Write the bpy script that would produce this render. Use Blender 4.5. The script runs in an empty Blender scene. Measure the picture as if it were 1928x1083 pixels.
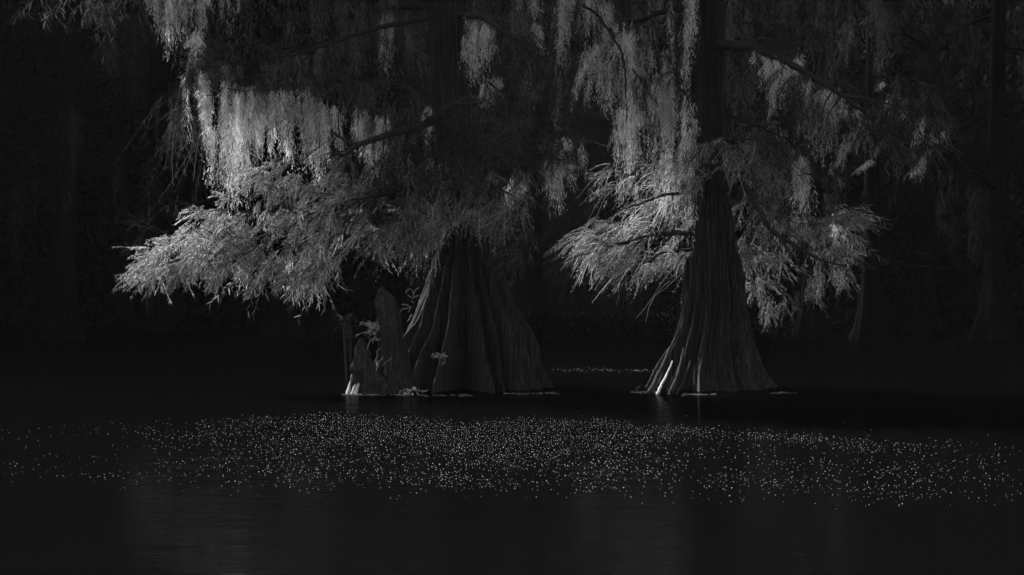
import bpy, math, random
import numpy as np
from mathutils import Vector

rng = np.random.default_rng(11)
random.seed(11)
S = bpy.context.scene
COL = S.collection

# ------------------------------------------------------------------ camera
FPX, HZ, CAMH = 3749.0, 460.0, 2.18          # focal length, horizon row (1928-pixel photo), eye height over the water
PITCH = math.atan((541.5 - HZ) / FPX)
cam_d = bpy.data.cameras.new('camera')
cam = bpy.data.objects.new('camera', cam_d)
COL.objects.link(cam)
cam_d.sensor_width = 36.0
cam_d.lens = FPX / 1928.0 * 36.0
cam_d.clip_start, cam_d.clip_end = 0.1, 2000.0
cam.location = (0, 0, CAMH)
cam.rotation_euler = (math.radians(90) - PITCH, 0, 0)
S.camera = cam

# ------------------------------------------------------------------ sky, sun, exposure
SUN_EL, SUN_AZ = math.radians(32), math.radians(36)   # azimuth: from due left (-X) towards the back (+Y)
world = bpy.data.worlds.new("World")
S.world = world
world.use_nodes = True
wn = world.node_tree.nodes
wl = world.node_tree.links
bg = wn['Background']
sky = wn.new('ShaderNodeTexSky')
sky.sky_type = 'NISHITA'
sky.sun_disc = False
sky.sun_elevation = SUN_EL
sdir = Vector((-math.cos(SUN_EL) * math.cos(SUN_AZ), math.cos(SUN_EL) * math.sin(SUN_AZ), math.sin(SUN_EL)))
sky.sun_rotation = math.atan2(sdir.x, sdir.y) % (2 * math.pi)
hs = wn.new('ShaderNodeHueSaturation')
hs.inputs['Saturation'].default_value = 0.06
wl.new(sky.outputs[0], hs.inputs['Color'])
wl.new(hs.outputs[0], bg.inputs['Color'])
bg.inputs['Strength'].default_value = 0.085
sun_d = bpy.data.lights.new('sun', 'SUN')
sun_d.energy = 5.0
sun_d.angle = math.radians(0.5)
sun_d.color = (1.0, 0.985, 0.96)
sun = bpy.data.objects.new('sun', sun_d)
COL.objects.link(sun)
sun.rotation_euler = sdir.to_track_quat('Z', 'Y').to_euler()
S.view_settings.view_transform = 'Standard'
S.view_settings.look = 'None'
S.view_settings.gamma = 1.0
S.view_settings.use_curve_mapping = False
S.view_settings.exposure = 1.65
S.render.engine = 'CYCLES'
S.cycles.max_bounces = 6
S.cycles.diffuse_bounces = 3
S.cycles.transmission_bounces = 3
S.cycles.use_denoising = True
S.cycles.denoiser = 'OPENIMAGEDENOISE'
S.cycles.denoising_input_passes = 'RGB_ALBEDO_NORMAL'
S.cycles.denoising_prefilter = 'NONE'
S.cycles.use_adaptive_sampling = False
S.render.filter_size = 0.95

# ------------------------------------------------------------------ helpers
CP, SP = math.cos(PITCH), math.sin(PITCH)


def at(px, py, Y):
    """pixel(s) of the 1928 x 1083 photo -> world point(s) at depth Y"""
    u = (np.asarray(px, float) - 964.0)
    v = (541.5 - np.asarray(py, float))
    dy = FPX * CP + v * SP
    dz = -FPX * SP + v * CP
    t = np.asarray(Y, float) / dy
    return np.stack([u * t, np.broadcast_to(Y, np.shape(u * t)) * 1.0, CAMH + dz * t], -1)


def on_water(px, py):
    v = 541.5 - np.asarray(py, float)
    dy = FPX * CP + v * SP
    dz = -FPX * SP + v * CP
    t = CAMH / -dz
    return np.stack([(np.asarray(px, float) - 964.0) * t, dy * t, np.zeros_like(t)], -1)


def zof(py, Y):
    return float(at(0, py, Y)[2])


def tag(o, label=None, cat=None, group=None, kind=None):
    if label: o['label'] = label
    if cat: o['category'] = cat
    if group: o['group'] = group
    if kind: o['kind'] = kind
    return o


def empty(name, loc, label, cat, group=None):
    o = bpy.data.objects.new(name, None)
    o.empty_display_size = 0.2
    COL.objects.link(o)
    o.location = loc
    o['wloc'] = list(map(float, loc))
    return tag(o, label, cat, group)


def mesh_obj(name, V, F, mat, parent=None, smooth=False):
    """V (n,3) world coordinates, F list of index arrays (m,k); the object's origin goes to its parent or its base"""
    V = np.asarray(V, np.float32)
    if parent is not None:
        org = np.array(parent['wloc'] if 'wloc' in parent else (0, 0, 0), np.float32)
    else:
        org = np.array([V[:, 0].mean(), V[:, 1].mean(), V[:, 2].min()], np.float32)
    me = bpy.data.meshes.new(name)
    Fs = [np.asarray(f, np.int32) for f in (F if isinstance(F, list) else [F]) if len(f)]
    tot = np.concatenate([np.full(len(f), f.shape[1], np.int32) for f in Fs])
    idx = np.concatenate([f.ravel() for f in Fs])
    start = np.concatenate([[0], np.cumsum(tot)[:-1]]).astype(np.int32)
    me.vertices.add(len(V))
    me.vertices.foreach_set('co', (V - org).ravel())
    me.loops.add(len(idx))
    me.loops.foreach_set('vertex_index', idx)
    me.polygons.add(len(tot))
    me.polygons.foreach_set('loop_start', start)
    me.polygons.foreach_set('loop_total', tot)
    if smooth:
        me.polygons.foreach_set('use_smooth', np.ones(len(tot), bool))
    me.update(calc_edges=True)
    me.materials.append(mat)
    o = bpy.data.objects.new(name, me)
    COL.objects.link(o)
    if parent is not None:
        o.parent = parent
        o['wloc'] = [float(x) for x in org]
    else:
        o.location = org
        o['wloc'] = [float(x) for x in org]
    return o


class MB:
    def __init__(self):
        self.V, self.F, self.n = [], {}, 0

    def add(self, V, F):
        V = np.asarray(V, np.float32); F = np.asarray(F, np.int64)
        if not len(F): return self
        self.V.append(V)
        self.F.setdefault(F.shape[1], []).append(F + self.n)
        self.n += len(V)
        return self

    def build(self, name, mat, parent=None, smooth=False):
        return mesh_obj(name, np.concatenate(self.V), [np.concatenate(f) for f in self.F.values()], mat, parent, smooth)


def unit(a):
    return a / np.maximum(np.linalg.norm(a, axis=-1, keepdims=True), 1e-9)


def ribbons(P, D, B, L, W, k=2, taper=0.35):
    """n curved flat blades: start P, direction D, sideways bend B (vector, fraction of length), length L, width W"""
    n = len(P)
    D = unit(D)
    R = rng.normal(size=(n, 3))
    side = unit(np.cross(D, R))
    L = np.broadcast_to(np.asarray(L, float), (n,))[:, None]
    W = np.broadcast_to(np.asarray(W, float), (n,))[:, None]
    rows = []
    for i in range(k + 1):
        t = i / k
        c = P + D * L * t + B * L * t * t
        w = W * (0.55 + 0.9 * t * (1 - t) * 2 if i < k else taper) * 0.5
        rows += [c - side * w, c + side * w]
    V = np.stack(rows, 1).reshape(-1, 3)
    base = (np.arange(n) * (2 * (k + 1)))[:, None]
    F = np.concatenate([base + np.array([[2 * i, 2 * i + 1, 2 * i + 3, 2 * i + 2]]) for i in range(k)], 0)
    return V, F


def smooth_path(pts, m):
    pts = np.asarray(pts, float)
    n = len(pts)
    if n < 3:
        t = np.linspace(0, 1, m)[:, None]
        return pts[0] * (1 - t) + pts[-1] * t
    ext = np.vstack([2 * pts[0] - pts[1], pts, 2 * pts[-1] - pts[-2]])
    out = []
    for u in np.linspace(0, n - 1 - 1e-6, m):
        i = int(u); f = u - i
        p0, p1, p2, p3 = ext[i:i + 4]
        out.append(0.5 * ((2 * p1) + (-p0 + p2) * f + (2 * p0 - 5 * p1 + 4 * p2 - p3) * f * f + (-p0 + 3 * p1 - 3 * p2 + p3) * f ** 3))
    return np.array(out)


def tube(pts, r0, r1, m=24, sides=8, wob=0.0, rp=1.0):
    C = smooth_path(pts, m)
    if wob:
        j = rng.normal(size=(m, 3)) * wob
        j[1:-1] = (j[:-2] + j[1:-1] * 2 + j[2:]) / 4
        j[0] = 0
        C = C + j
    T = unit(np.gradient(C, axis=0))
    ref = np.array([0.13, 0.97, 0.21])
    A = unit(np.cross(T, ref)); Bn = np.cross(T, A)
    r = (r0 + (r1 - r0) * np.linspace(0, 1, m) ** rp)
    a = np.linspace(0, 2 * np.pi, sides, endpoint=False)
    rr = r[:, None] * (1 + (rng.normal(size=(m, sides)) * 0.09 if sides > 6 else 0))
    V = C[:, None] + rr[..., None] * (np.cos(a)[None, :, None] * A[:, None] + np.sin(a)[None, :, None] * Bn[:, None])
    V = np.concatenate([V.reshape(-1, 3), C[:1], C[-1:]])
    i, j = np.meshgrid(np.arange(m - 1), np.arange(sides), indexing='ij')
    q = np.stack([i * sides + j, i * sides + (j + 1) % sides, (i + 1) * sides + (j + 1) % sides, (i + 1) * sides + j], -1).reshape(-1, 4)
    return V, q, C


# ------------------------------------------------------------------ materials
def mat_new(name):
    m = bpy.data.materials.new(name)
    m.use_nodes = True
    nt = m.node_tree
    nt.nodes.clear()
    out = nt.nodes.new('ShaderNodeOutputMaterial')
    return m, nt, out


def ramp(nt, fac, pts):
    r = nt.nodes.new('ShaderNodeValToRGB')
    els = r.color_ramp.elements
    while len(els) > len(pts): els.remove(els[-1])
    while len(els) < len(pts): els.new(1)
    for e, (p, v) in zip(els, pts):
        e.position = p
        e.color = (v, v, v, 1) if np.isscalar(v) else (*v, 1)
    nt.links.new(fac, r.inputs[0])
    return r


def leaf_mat(name, lo, hi, trans, scale=1.2, spec=0.0, mid=0.3, streak=None):
    """thin leaves / moss threads: diffuse front, some light through, each blade its own tone, slow clumps of tone"""
    m, nt, out = mat_new(name)
    geo = nt.nodes.new('ShaderNodeNewGeometry')
    nz = nt.nodes.new('ShaderNodeTexNoise')
    nz.inputs['Scale'].default_value = scale
    nz.inputs['Detail'].default_value = 3
    if streak:                                              # tones run in vertical streaks
        mp = nt.nodes.new('ShaderNodeMapping'); mp.inputs['Scale'].default_value = streak
        nt.links.new(geo.outputs['Position'], mp.inputs['Vector']); nt.links.new(mp.outputs[0], nz.inputs['Vector'])
    else:
        nt.links.new(geo.outputs['Position'], nz.inputs['Vector'])
    mx = nt.nodes.new('ShaderNodeMath'); mx.operation = 'MULTIPLY_ADD'
    mx.inputs[1].default_value = 0.6
    nt.links.new(geo.outputs['Random Per Island'], mx.inputs[0])
    mm = nt.nodes.new('ShaderNodeMath'); mm.operation = 'MULTIPLY'; mm.inputs[1].default_value = 0.7
    nt.links.new(nz.outputs['Fac'], mm.inputs[0])
    nt.links.new(mm.outputs[0], mx.inputs[2])
    r = ramp(nt, mx.outputs[0], [(0.1, lo), (0.6, lo + (hi - lo) * mid), (1.0, hi)])
    d = nt.nodes.new('ShaderNodeBsdfDiffuse')
    t = nt.nodes.new('ShaderNodeBsdfTranslucent')
    nt.links.new(r.outputs[0], d.inputs['Color']); nt.links.new(r.outputs[0], t.inputs['Color'])
    mix = nt.nodes.new('ShaderNodeMixShader'); mix.inputs[0].default_value = trans
    nt.links.new(d.outputs[0], mix.inputs[1]); nt.links.new(t.outputs[0], mix.inputs[2])
    last = mix
    if spec:
        g = nt.nodes.new('ShaderNodeBsdfGlossy'); g.inputs['Roughness'].default_value = 0.4
        m2 = nt.nodes.new('ShaderNodeMixShader'); m2.inputs[0].default_value = spec
        nt.links.new(mix.outputs[0], m2.inputs[1]); nt.links.new(g.outputs[0], m2.inputs[2])
        last = m2
    nt.links.new(last.outputs[0], out.inputs['Surface'])
    return m


def bark_mat(name, lo, hi, scale=9.0, bump=0.6, spec=0.2):
    m, nt, out = mat_new(name)
    tc = nt.nodes.new('ShaderNodeNewGeometry')
    mp = nt.nodes.new('ShaderNodeMapping'); mp.inputs['Scale'].default_value = (scale, scale, scale * 0.035)
    nt.links.new(tc.outputs['Position'], mp.inputs['Vector'])
    n1 = nt.nodes.new('ShaderNodeTexNoise'); n1.inputs['Scale'].default_value = 4.0; n1.inputs['Detail'].default_value = 6; n1.inputs['Roughness'].default_value = 0.7
    nt.links.new(mp.outputs[0], n1.inputs['Vector'])
    n2 = nt.nodes.new('ShaderNodeTexNoise'); n2.inputs['Scale'].default_value = 2.2; n2.inputs['Detail'].default_value = 3
    nt.links.new(tc.outputs['Position'], n2.inputs['Vector'])
    r0 = ramp(nt, n1.outputs['Fac'], [(0.38, lo), (0.5, lo + (hi - lo) * 0.25), (0.64, hi)])
    rb = ramp(nt, n2.outputs['Fac'], [(0.3, 0.45), (0.7, 1.0)])
    r = nt.nodes.new('ShaderNodeMixRGB'); r.blend_type = 'MULTIPLY'; r.inputs[0].default_value = 1.0
    nt.links.new(r0.outputs[0], r.inputs[1]); nt.links.new(rb.outputs[0], r.inputs[2])
    b = nt.nodes.new('ShaderNodeBsdfPrincipled')
    b.inputs['Roughness'].default_value = 0.85
    b.inputs['Specular IOR Level'].default_value = spec
    nt.links.new(r.outputs[0], b.inputs['Base Color'])
    bp = nt.nodes.new('ShaderNodeBump'); bp.inputs['Strength'].default_value = bump; bp.inputs['Distance'].default_value = 0.05
    nt.links.new(n1.outputs['Fac'], bp.inputs['Height']); nt.links.new(bp.outputs[0], b.inputs['Normal'])
    nt.links.new(b.outputs[0], out.inputs['Surface'])
    return m


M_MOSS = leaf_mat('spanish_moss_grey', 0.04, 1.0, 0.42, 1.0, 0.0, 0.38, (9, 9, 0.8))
M_MOSS_DIM = leaf_mat('shaded_moss', 0.008, 0.27, 0.3, 1.0, 0.0, 0.2, (9, 9, 0.8))  # same moss, shade of the upper strands put into the colour
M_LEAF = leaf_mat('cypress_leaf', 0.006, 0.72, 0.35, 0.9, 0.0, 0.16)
M_LEAF_MID = leaf_mat('cypress_leaf_mid', 0.004, 0.36, 0.35, 0.8, 0.0, 0.14)  # same leaf in a tone between the other two
M_LEAF_DARK = leaf_mat('cypress_leaf_green_shaded', 0.003, 0.10, 0.3, 0.9, 0.0, 0.14)  # greener needles, with shade also put into the dark tone
M_TWIG = bark_mat('twig_bark', 0.008, 0.035, 20)
M_PALE = bark_mat('rimlit_twig', 0.12, 0.5, 20)  # rim light on the twigs put into a pale colour
M_ROOT = bark_mat('rimlit_root', 0.45, 0.75, 12)  # sun on the root edges put into the pale colour
M_BARK = bark_mat('cypress_bark', 0.001, 0.043)
M_FARBARK = bark_mat('far_bark', 0.004, 0.009, 4.0, 0.6, 0.0)
M_FARLEAF = leaf_mat('far_leaf', 0.006, 0.009, 0.0, 0.3)
M_FARMOSS = leaf_mat('far_moss', 0.008, 0.03, 0.2, 0.4)
M_FERN = leaf_mat('fern_leaf', 0.15, 0.4, 0.4, 3)
M_PAD = leaf_mat('pale_floating_leaf', 0.3, 0.95, 0.3, 5, 0.0, 0.6)


def water_mat():
    m, nt, out = mat_new('dark_water')
    geo = nt.nodes.new('ShaderNodeNewGeometry')
    b = nt.nodes.new('ShaderNodeBsdfDiffuse')                 # murky body of the water
    b.inputs['Color'].default_value = (0.0027, 0.0027, 0.0027, 1)
    gl = nt.nodes.new('ShaderNodeBsdfGlossy')                 # surface reflection, dimmed through its colour
    gl.inputs['Roughness'].default_value = 0.03
    gl.inputs['Color'].default_value = (0.17, 0.17, 0.17, 1)
    fr = nt.nodes.new('ShaderNodeFresnel'); fr.inputs['IOR'].default_value = 1.33
    mixw = nt.nodes.new('ShaderNodeMixShader')
    nt.links.new(fr.outputs[0], mixw.inputs[0]); nt.links.new(b.outputs[0], mixw.inputs[1]); nt.links.new(gl.outputs[0], mixw.inputs[2])
    add = None
    for (sx, sy, sc, w) in ((0.5, 1.0, 2.0, 0.55), (0.35, 1.0, 9.0, 0.3), (0.6, 1.0, 26.0, 0.06)):
        mp = nt.nodes.new('ShaderNodeMapping'); mp.inputs['Scale'].default_value = (sx, sy, 1)
        nt.links.new(geo.outputs['Position'], mp.inputs['Vector'])
        n = nt.nodes.new('ShaderNodeTexNoise'); n.inputs['Scale'].default_value = sc; n.inputs['Detail'].default_value = 2
        nt.links.new(mp.outputs[0], n.inputs['Vector'])
        k = nt.nodes.new('ShaderNodeMath'); k.operation = 'MULTIPLY'; k.inputs[1].default_value = w
        nt.links.new(n.outputs['Fac'], k.inputs[0])
        if add is None: add = k
        else:
            s = nt.nodes.new('ShaderNodeMath'); s.operation = 'ADD'
            nt.links.new(add.outputs[0], s.inputs[0]); nt.links.new(k.outputs[0], s.inputs[1]); add = s
    # calm and ruffled patches
    pn = nt.nodes.new('ShaderNodeTexNoise'); pn.inputs['Scale'].default_value = 0.25; pn.inputs['Detail'].default_value = 2
    nt.links.new(geo.outputs['Position'], pn.inputs['Vector'])
    pr = nt.nodes.new('ShaderNodeMapRange'); pr.inputs['From Min'].default_value = 0.35; pr.inputs['From Max'].default_value = 0.7
    pr.inputs['To Min'].default_value = 0.35; pr.inputs['To Max'].default_value = 1.0
    nt.links.new(pn.outputs['Fac'], pr.inputs['Value'])
    bp = nt.nodes.new('ShaderNodeBump'); bp.inputs['Distance'].default_value = 0.026
    nt.links.new(pr.outputs[0], bp.inputs['Strength'])
    nt.links.new(add.outputs[0], bp.inputs['Height'])
    nt.links.new(bp.outputs[0], gl.inputs['Normal'])
    nt.links.new(mixw.outputs[0], out.inputs['Surface'])
    return m


M_WATER = water_mat()

# ------------------------------------------------------------------ the setting: water
V = np.array([[-400, -60, 0], [400, -60, 0], [400, 600, 0], [-400, 600, 0]], float)
tag(mesh_obj('water', V, np.array([[0, 1, 2, 3]]), M_WATER), 'dark still lake water with fine ripples', kind='structure')


# ------------------------------------------------------------------ trunks
def trunk(levels, Y, lobes, top_z, parent, mat, twist=0.15, amp0=0.5, nth=520, nz=230, seed=0, depth=1.0, lw=0.62):
    """levels: (row, left edge, right edge) in the photo; lobes: (angle from the camera side in degrees, width, weight)"""
    r_ = np.random.default_rng(seed)
    lv = sorted([(zof(y, Y), (at(xl, y, Y)[0] + at(xr, y, Y)[0]) / 2, (at(xr, y, Y)[0] - at(xl, y, Y)[0]) / 2) for y, xl, xr in levels])
    z_, c_, R_ = (np.array(a) for a in zip(*lv))
    z_ = np.append(z_, top_z); c_ = np.append(c_, c_[-1] + 0.1); R_ = np.append(R_, R_[-1] * 0.35)
    zz = np.concatenate([np.linspace(-0.25, 2.8, int(nz * .7)), np.linspace(2.85, top_z, nz - int(nz * .7))])
    cc = np.interp(zz, z_, c_); RR = np.interp(zz, z_, R_)
    k = 9
    pad = lambda a: np.convolve(np.pad(a, k // 2, mode='edge'), np.ones(k) / k, mode='valid')
    cc, RR = pad(cc), pad(RR)
    th = np.linspace(0, 2 * np.pi, nth, endpoint=False)
    Z, T = np.meshgrid(zz, th, indexing='ij')
    h = np.clip(Z, 0, None)
    fl = np.exp(-h / 1.7)                                    # flutes fade upwards
    ridge = np.zeros_like(T)
    for a, w, g in lobes:
        d = (T + twist * h * 0.35 + 0.05 * np.sin(h * 2.1 + a) - math.radians(a) + np.pi) % (2 * np.pi) - np.pi
        ridge = np.maximum(ridge, g * np.exp(-np.abs(d / math.radians(w * lw)) ** 1.35))
    r = RR[:, None] * (1 - (amp0 * fl + 0.07) * (1 - ridge))
    # bark strips: vertical grooves that wander, and a rougher skin near the water
    for f, a in ((17, .026), (29, .026), (43, .024), (67, .016), (101, .009)):
        ph = r_.uniform(0, 6.28)
        wv = 0.35 * np.sin(h * r_.uniform(1.5, 3.5) + ph) + 0.2 * np.sin(h * r_.uniform(5, 9) + 2 * ph)
        r += a * np.sin(f * (T + twist * h * 0.35) + ph + wv * 2.2) * (0.5 + 0.5 * np.sin(h * 3.1 + f + T * 3) ** 2) * np.clip(RR[:, None] / 0.5, .5, 1.4)
    r += r_.normal(size=r.shape) * 0.0035
    X = cc[:, None] + r * np.sin(T)
    Yy = Y - r * np.cos(T) * depth
    V = np.stack([X, Yy, Z], -1).reshape(-1, 3)
    i, j = np.meshgrid(np.arange(len(zz) - 1), np.arange(nth), indexing='ij')
    q = np.stack([i * nth + j, i * nth + (j + 1) % nth, (i + 1) * nth + (j + 1) % nth, (i + 1) * nth + j], -1).reshape(-1, 4)
    return mesh_obj('trunk', V, q, mat, parent, smooth=True)


YL, YR = 30.35, 30.3
bL = at(880, 742, YL); bR = at(1345, 738, YR)
tree_l = empty('bald_cypress', (bL[0], YL, 0), 'broad old cypress with a deeply fluted swollen base beside the cypress knees', 'tree', 'old moss hung cypresses standing in the water')
tree_r = empty('bald_cypress', (bR[0], YR, 0), 'cypress with straight slim trunk on a smooth flared base and long arching limb', 'tree', 'old moss hung cypresses standing in the water')
trunk([(744, 690, 1056), (700, 722, 1028), (660, 744, 1010), (600, 774, 985), (545, 798, 960), (500, 814, 942), (460, 832, 929), (400, 838, 920), (330, 832, 908), (200, 812, 886), (100, 808, 876), (0, 806, 870)],
      YL, [(-98, 34, 1), (-74, 12, 1), (-54, 10, .97), (-36, 9, .97), (-17, 10, .92), (17, 11, 1), (33, 8, .9), (48, 9, .97), (66, 10, .92), (88, 12, 1), (120, 14, 1), (150, 15, .9), (180, 16, 1), (215, 15, .95), (238, 10, .9)],
      13.0, tree_l, M_BARK, 0.12, 0.72, seed=3, lw=0.5)
trunk([(740, 1212, 1478), (715, 1228, 1454), (690, 1241, 1438), (650, 1262, 1420), (600, 1280, 1409), (560, 1288, 1407), (500, 1294, 1393), (430, 1299, 1381), (360, 1308, 1369), (280, 1311, 1367), (150, 1311, 1364), (0, 1311, 1362)],
      YR, [(-92, 10, 1), (-68, 8, .95), (-48, 7, .97), (-20, 22, .82), (14, 22, .85), (45, 18, .86), (75, 14, .95), (95, 10, 1), (130, 15, 1), (170, 20, .9), (210, 16, 1), (240, 14, .9)],
      13.5, tree_r, M_BARK, -0.10, 0.42, seed=8, lw=0.8)


# ------------------------------------------------------------------ foliage
def in_poly(px, py, poly):
    poly = np.asarray(poly, float)
    c = np.zeros(len(px), bool)
    j = len(poly) - 1
    for i in range(len(poly)):
        xi, yi = poly[i]; xj, yj = poly[j]
        c ^= ((yi > py) != (yj > py)) & (px < (xj - xi) * (py - yi) / (yj - yi + 1e-9) + xi)
        j = i
    return c


def sample_poly(poly, n, clump=0.0, cell=46.0):
    poly = np.asarray(poly, float)
    lo, hi = poly.min(0), poly.max(0)
    out = np.zeros((0, 2))
    seeds = rng.uniform(lo, hi, (max(6, int((hi - lo).prod() / cell ** 2)), 2))
    while len(out) < n:
        p = rng.uniform(lo, hi, (n * 3, 2))
        if clump:
            d = np.sqrt(((p[:, None] - seeds[None]) ** 2 / np.array([1.0, .6])).sum(-1)).min(1)
            p = p[rng.random(len(p)) > clump * np.clip(d / (cell * .8), 0, 1)]
        p = p[in_poly(p[:, 0], p[:, 1], poly)]
        out = np.concatenate([out, p])
    return out[:n]


def sprays(P, D, L, droop, nb=15, bl=(0.07, 0.13), bw=0.012, spread=0.75, hang=0.25, tw=0.007, k=2):
    """feathery twigs: from P along D, each with nb small needle blades to its sides"""
    n = len(P)
    D = unit(D)
    L = np.broadcast_to(np.asarray(L, float), (n,))
    B = np.stack([rng.normal(0, .22, n), rng.normal(0, .22, n), -droop * rng.uniform(.5, 1.5, n)], -1)
    mb = MB()
    V, F = ribbons(P, D, B, L, tw, 4, .5)
    mb.add(V, F)
    t = (np.arange(nb) + rng.random((n, nb))) / nb
    t = 0.08 + 0.92 * t
    C = P[:, None] + D[:, None] * (L[:, None] * t)[..., None] + B[:, None] * (L[:, None] * t * t)[..., None]
    T = unit(D[:, None] + 2 * B[:, None] * t[..., None])
    side = unit(np.cross(T, rng.normal(size=(n, 1, 3)) * .35 + np.array([.15, .9, .35])))
    sgn = np.where(np.arange(nb) % 2, 1.0, -1.0)[None, :, None]
    ND = T + side * sgn * spread * rng.uniform(.5, 1.3, (n, nb, 1)) + rng.normal(0, .22, (n, nb, 3)) + np.array([0, 0, -hang])
    C = C.reshape(-1, 3); ND = ND.reshape(-1, 3)
    m = len(C)
    BB = np.stack([rng.normal(0, .15, m), rng.normal(0, .15, m), -rng.uniform(0, .35, m)], -1)
    V, F = ribbons(C, ND, BB, rng.uniform(*bl, m), bw * rng.uniform(.6, 1.4, m), k)
    mb.add(V, F)
    return mb


def pix_dirs(ang, jit, n, ydep=0.5):
    """directions from an angle in the picture plane (degrees, 0 = right, 90 = up) with jitter, and random depth"""
    a = np.radians(ang + rng.normal(0, jit, n))
    return np.stack([np.cos(a), rng.normal(0, ydep, n), np.sin(a)], -1)


def foliage(poly, n, Y, dY, ang, jit, L, droop, clump=.75, dens=1.0, **kw):
    fan = 7
    m = max(2, int(n / fan * dens))
    p = sample_poly(poly, m, clump)
    P = at(p[:, 0], p[:, 1], Y + rng.normal(0, dY, m))
    a0 = ang + rng.normal(0, jit * .8, m)                    # each fan: twigs spreading from one node in a tilted flat layer
    sp = np.linspace(-1, 1, fan)[None] * rng.uniform(28, 62, (m, 1)) + rng.normal(0, 9, (m, fan))
    tilt = rng.normal(0, .35, (m, 1))
    ca, sa = np.cos(np.radians(a0))[:, None], np.sin(np.radians(a0))[:, None]
    cs, ss = np.cos(np.radians(sp)), np.sin(np.radians(sp))
    yy = rng.choice([-1, 1], (m, 1)) * rng.uniform(.25, .95, (m, 1))
    D = np.stack([ca * cs - sa * ss * (1 - np.abs(yy)) , ss * yy + tilt * .3, sa * cs + ca * ss * (1 - np.abs(yy)) + tilt * .25], -1)
    back = rng.uniform(0, .12, (m, fan, 1))
    Pn = P[:, None] + D * back + rng.normal(0, .025, (m, fan, 3))
    Ln = rng.uniform(*L, (m, fan)) * (1.1 - .4 * np.abs(np.linspace(-1, 1, fan))[None])
    return sprays(Pn.reshape(-1, 3), D.reshape(-1, 3), Ln.ravel(), droop, **kw)


def sh(poly, dx, dy):
    return [(x + dx, y + dy) for x, y in poly]


def join(*mbs):
    o = MB()
    for m in mbs:
        for k_, fs in m.F.items():
            pass
        base = o.n
        o.V += m.V; o.n += m.n
        for k_, fs in m.F.items():
            o.F.setdefault(k_, []).extend([f + base for f in fs])
    return o


def path3(pts):
    """[(px, py, Y), ...] -> world points"""
    return np.array([at(x, y, d) for x, y, d in pts])


def bough(parent, pts, r0, r1, twigs=0, tl=(0.3, 0.8), label=None, mat=None, extra=(), name='limb', pale=False):
    """a woody limb (tube) with side twigs; returns the part"""
    mb = MB()
    V, q, C = tube(path3(pts), r0, r1, 44, 9, 0.012)
    mb.add(V, q)
    for e in extra:
        V2, q2, _ = tube(path3(e[0]), e[1], e[2], 26, 7, 0.008)
        mb.add(V2, q2)
    T = unit(np.gradient(C, axis=0))
    for _ in range(twigs):
        i = rng.integers(8, len(C) - 2)
        d = unit(T[i] * .7 + rng.normal(0, .6, 3) + np.array([0, 0, -.15]))
        l = rng.uniform(*tl)
        p1 = C[i] + d * l * .5 + rng.normal(0, .05, 3)
        p2 = C[i] + d * l + np.array([0, 0, -.2 * l]) + rng.normal(0, .07, 3)
        V2, q2, _ = tube([C[i], p1, p2], max(.004, r1 * .8), .003, 10, 5, .006)
        mb.add(V2, q2)
    o = mb.build(name, mat or M_TWIG, parent, True)
    if label: o['label'] = label
    return o, C


exec_later = []
# ---- left cypress: limbs and leaves (rows and columns of the photo, depth)
o, _ = bough(tree_l, [(850, 330, 30.1), (760, 350, 29.9), (660, 385, 29.9), (560, 420, 30.0), (450, 462, 30.0), (340, 490, 29.9), (256, 516, 29.8)], .075, .008, 46, (.4, 1.0), name='bough')
A1 = [(228, 545), (236, 505), (262, 478), (325, 432), (375, 402), (430, 385), (450, 345), (520, 305), (600, 318), (680, 365), (760, 392), (840, 410), (830, 470), (770, 492), (710, 472), (640, 468), (600, 500), (560, 470), (500, 462), (440, 492), (390, 505), (330, 525), (280, 530)]
lv = join(foliage(sh(A1, 26, -18), 1600, 29.95, .36, 214, 44, (.18, .40), .25, .88, nb=28, bl=(.022, .058), bw=.0068),
          foliage(sh([(228, 545), (240, 500), (330, 460), (450, 470), (470, 500), (390, 520), (300, 535)], 42, -26), 330, 29.8, .25, 208, 24, (.2, .45), .25, .5, nb=24, bl=(.025, .06), bw=.0066),
          foliage([(450, 470), (640, 450), (650, 480), (600, 510), (560, 490), (480, 495)], 200, 30.0, .3, 232, 16, (.3, .6), .3, .7, nb=14, bl=(.06, .12), bw=.012))
fr = MB()
for _ in range(46):
    x_, y_ = sample_poly([(300, 500), (430, 400), (520, 330), (640, 360), (800, 420), (760, 480), (560, 470), (420, 490)], 1)[0]
    a_ = rng.choice([215, 320, 200, 160]) + rng.normal(0, 14); l_ = rng.uniform(40, 110)
    x2, y2 = x_ + math.cos(math.radians(a_)) * l_, y_ - math.sin(math.radians(a_)) * l_
    V, q, _ = tube(path3([(x_, y_, 29.6), ((x_ + x2) / 2 + rng.normal(0, 5), (y_ + y2) / 2 + rng.normal(0, 5), 29.5), (x2, y2, 29.45)]), rng.uniform(.005, .011), .003, 12, 5, .01)
    fr.add(V, q)
fr.build('twig_sprays', M_TWIG, o, True)
# a few loose tails under the bough
tails = MB()
for (x0, y0, x1, y1) in ((606, 455, 566, 530), (655, 465, 588, 552), (520, 500, 462, 556), (430, 500, 400, 540), (345, 505, 322, 545), (570, 500, 520, 540), (620, 470, 580, 520)):
    V, q, C = tube(path3([(x0, y0, 29.9), ((x0 + x1) / 2 - 4, (y0 + y1) / 2, 29.8), (x1, y1, 29.7)]), .008, .003, 14, 5, .008)
    tails.add(V, q)
    n = 70
    ii = rng.integers(0, 12, n)
    tails = join(tails, sprays(C[ii] + rng.normal(0, .018, (n, 3)), unit(C[-1] - C[0])[None] + rng.normal(0, .25, (n, 3)), rng.uniform(.06, .14, n), .15, nb=5, bl=(.04, .08), bw=.009))
join(lv, tails).build('leaves', M_LEAF, o)

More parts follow.
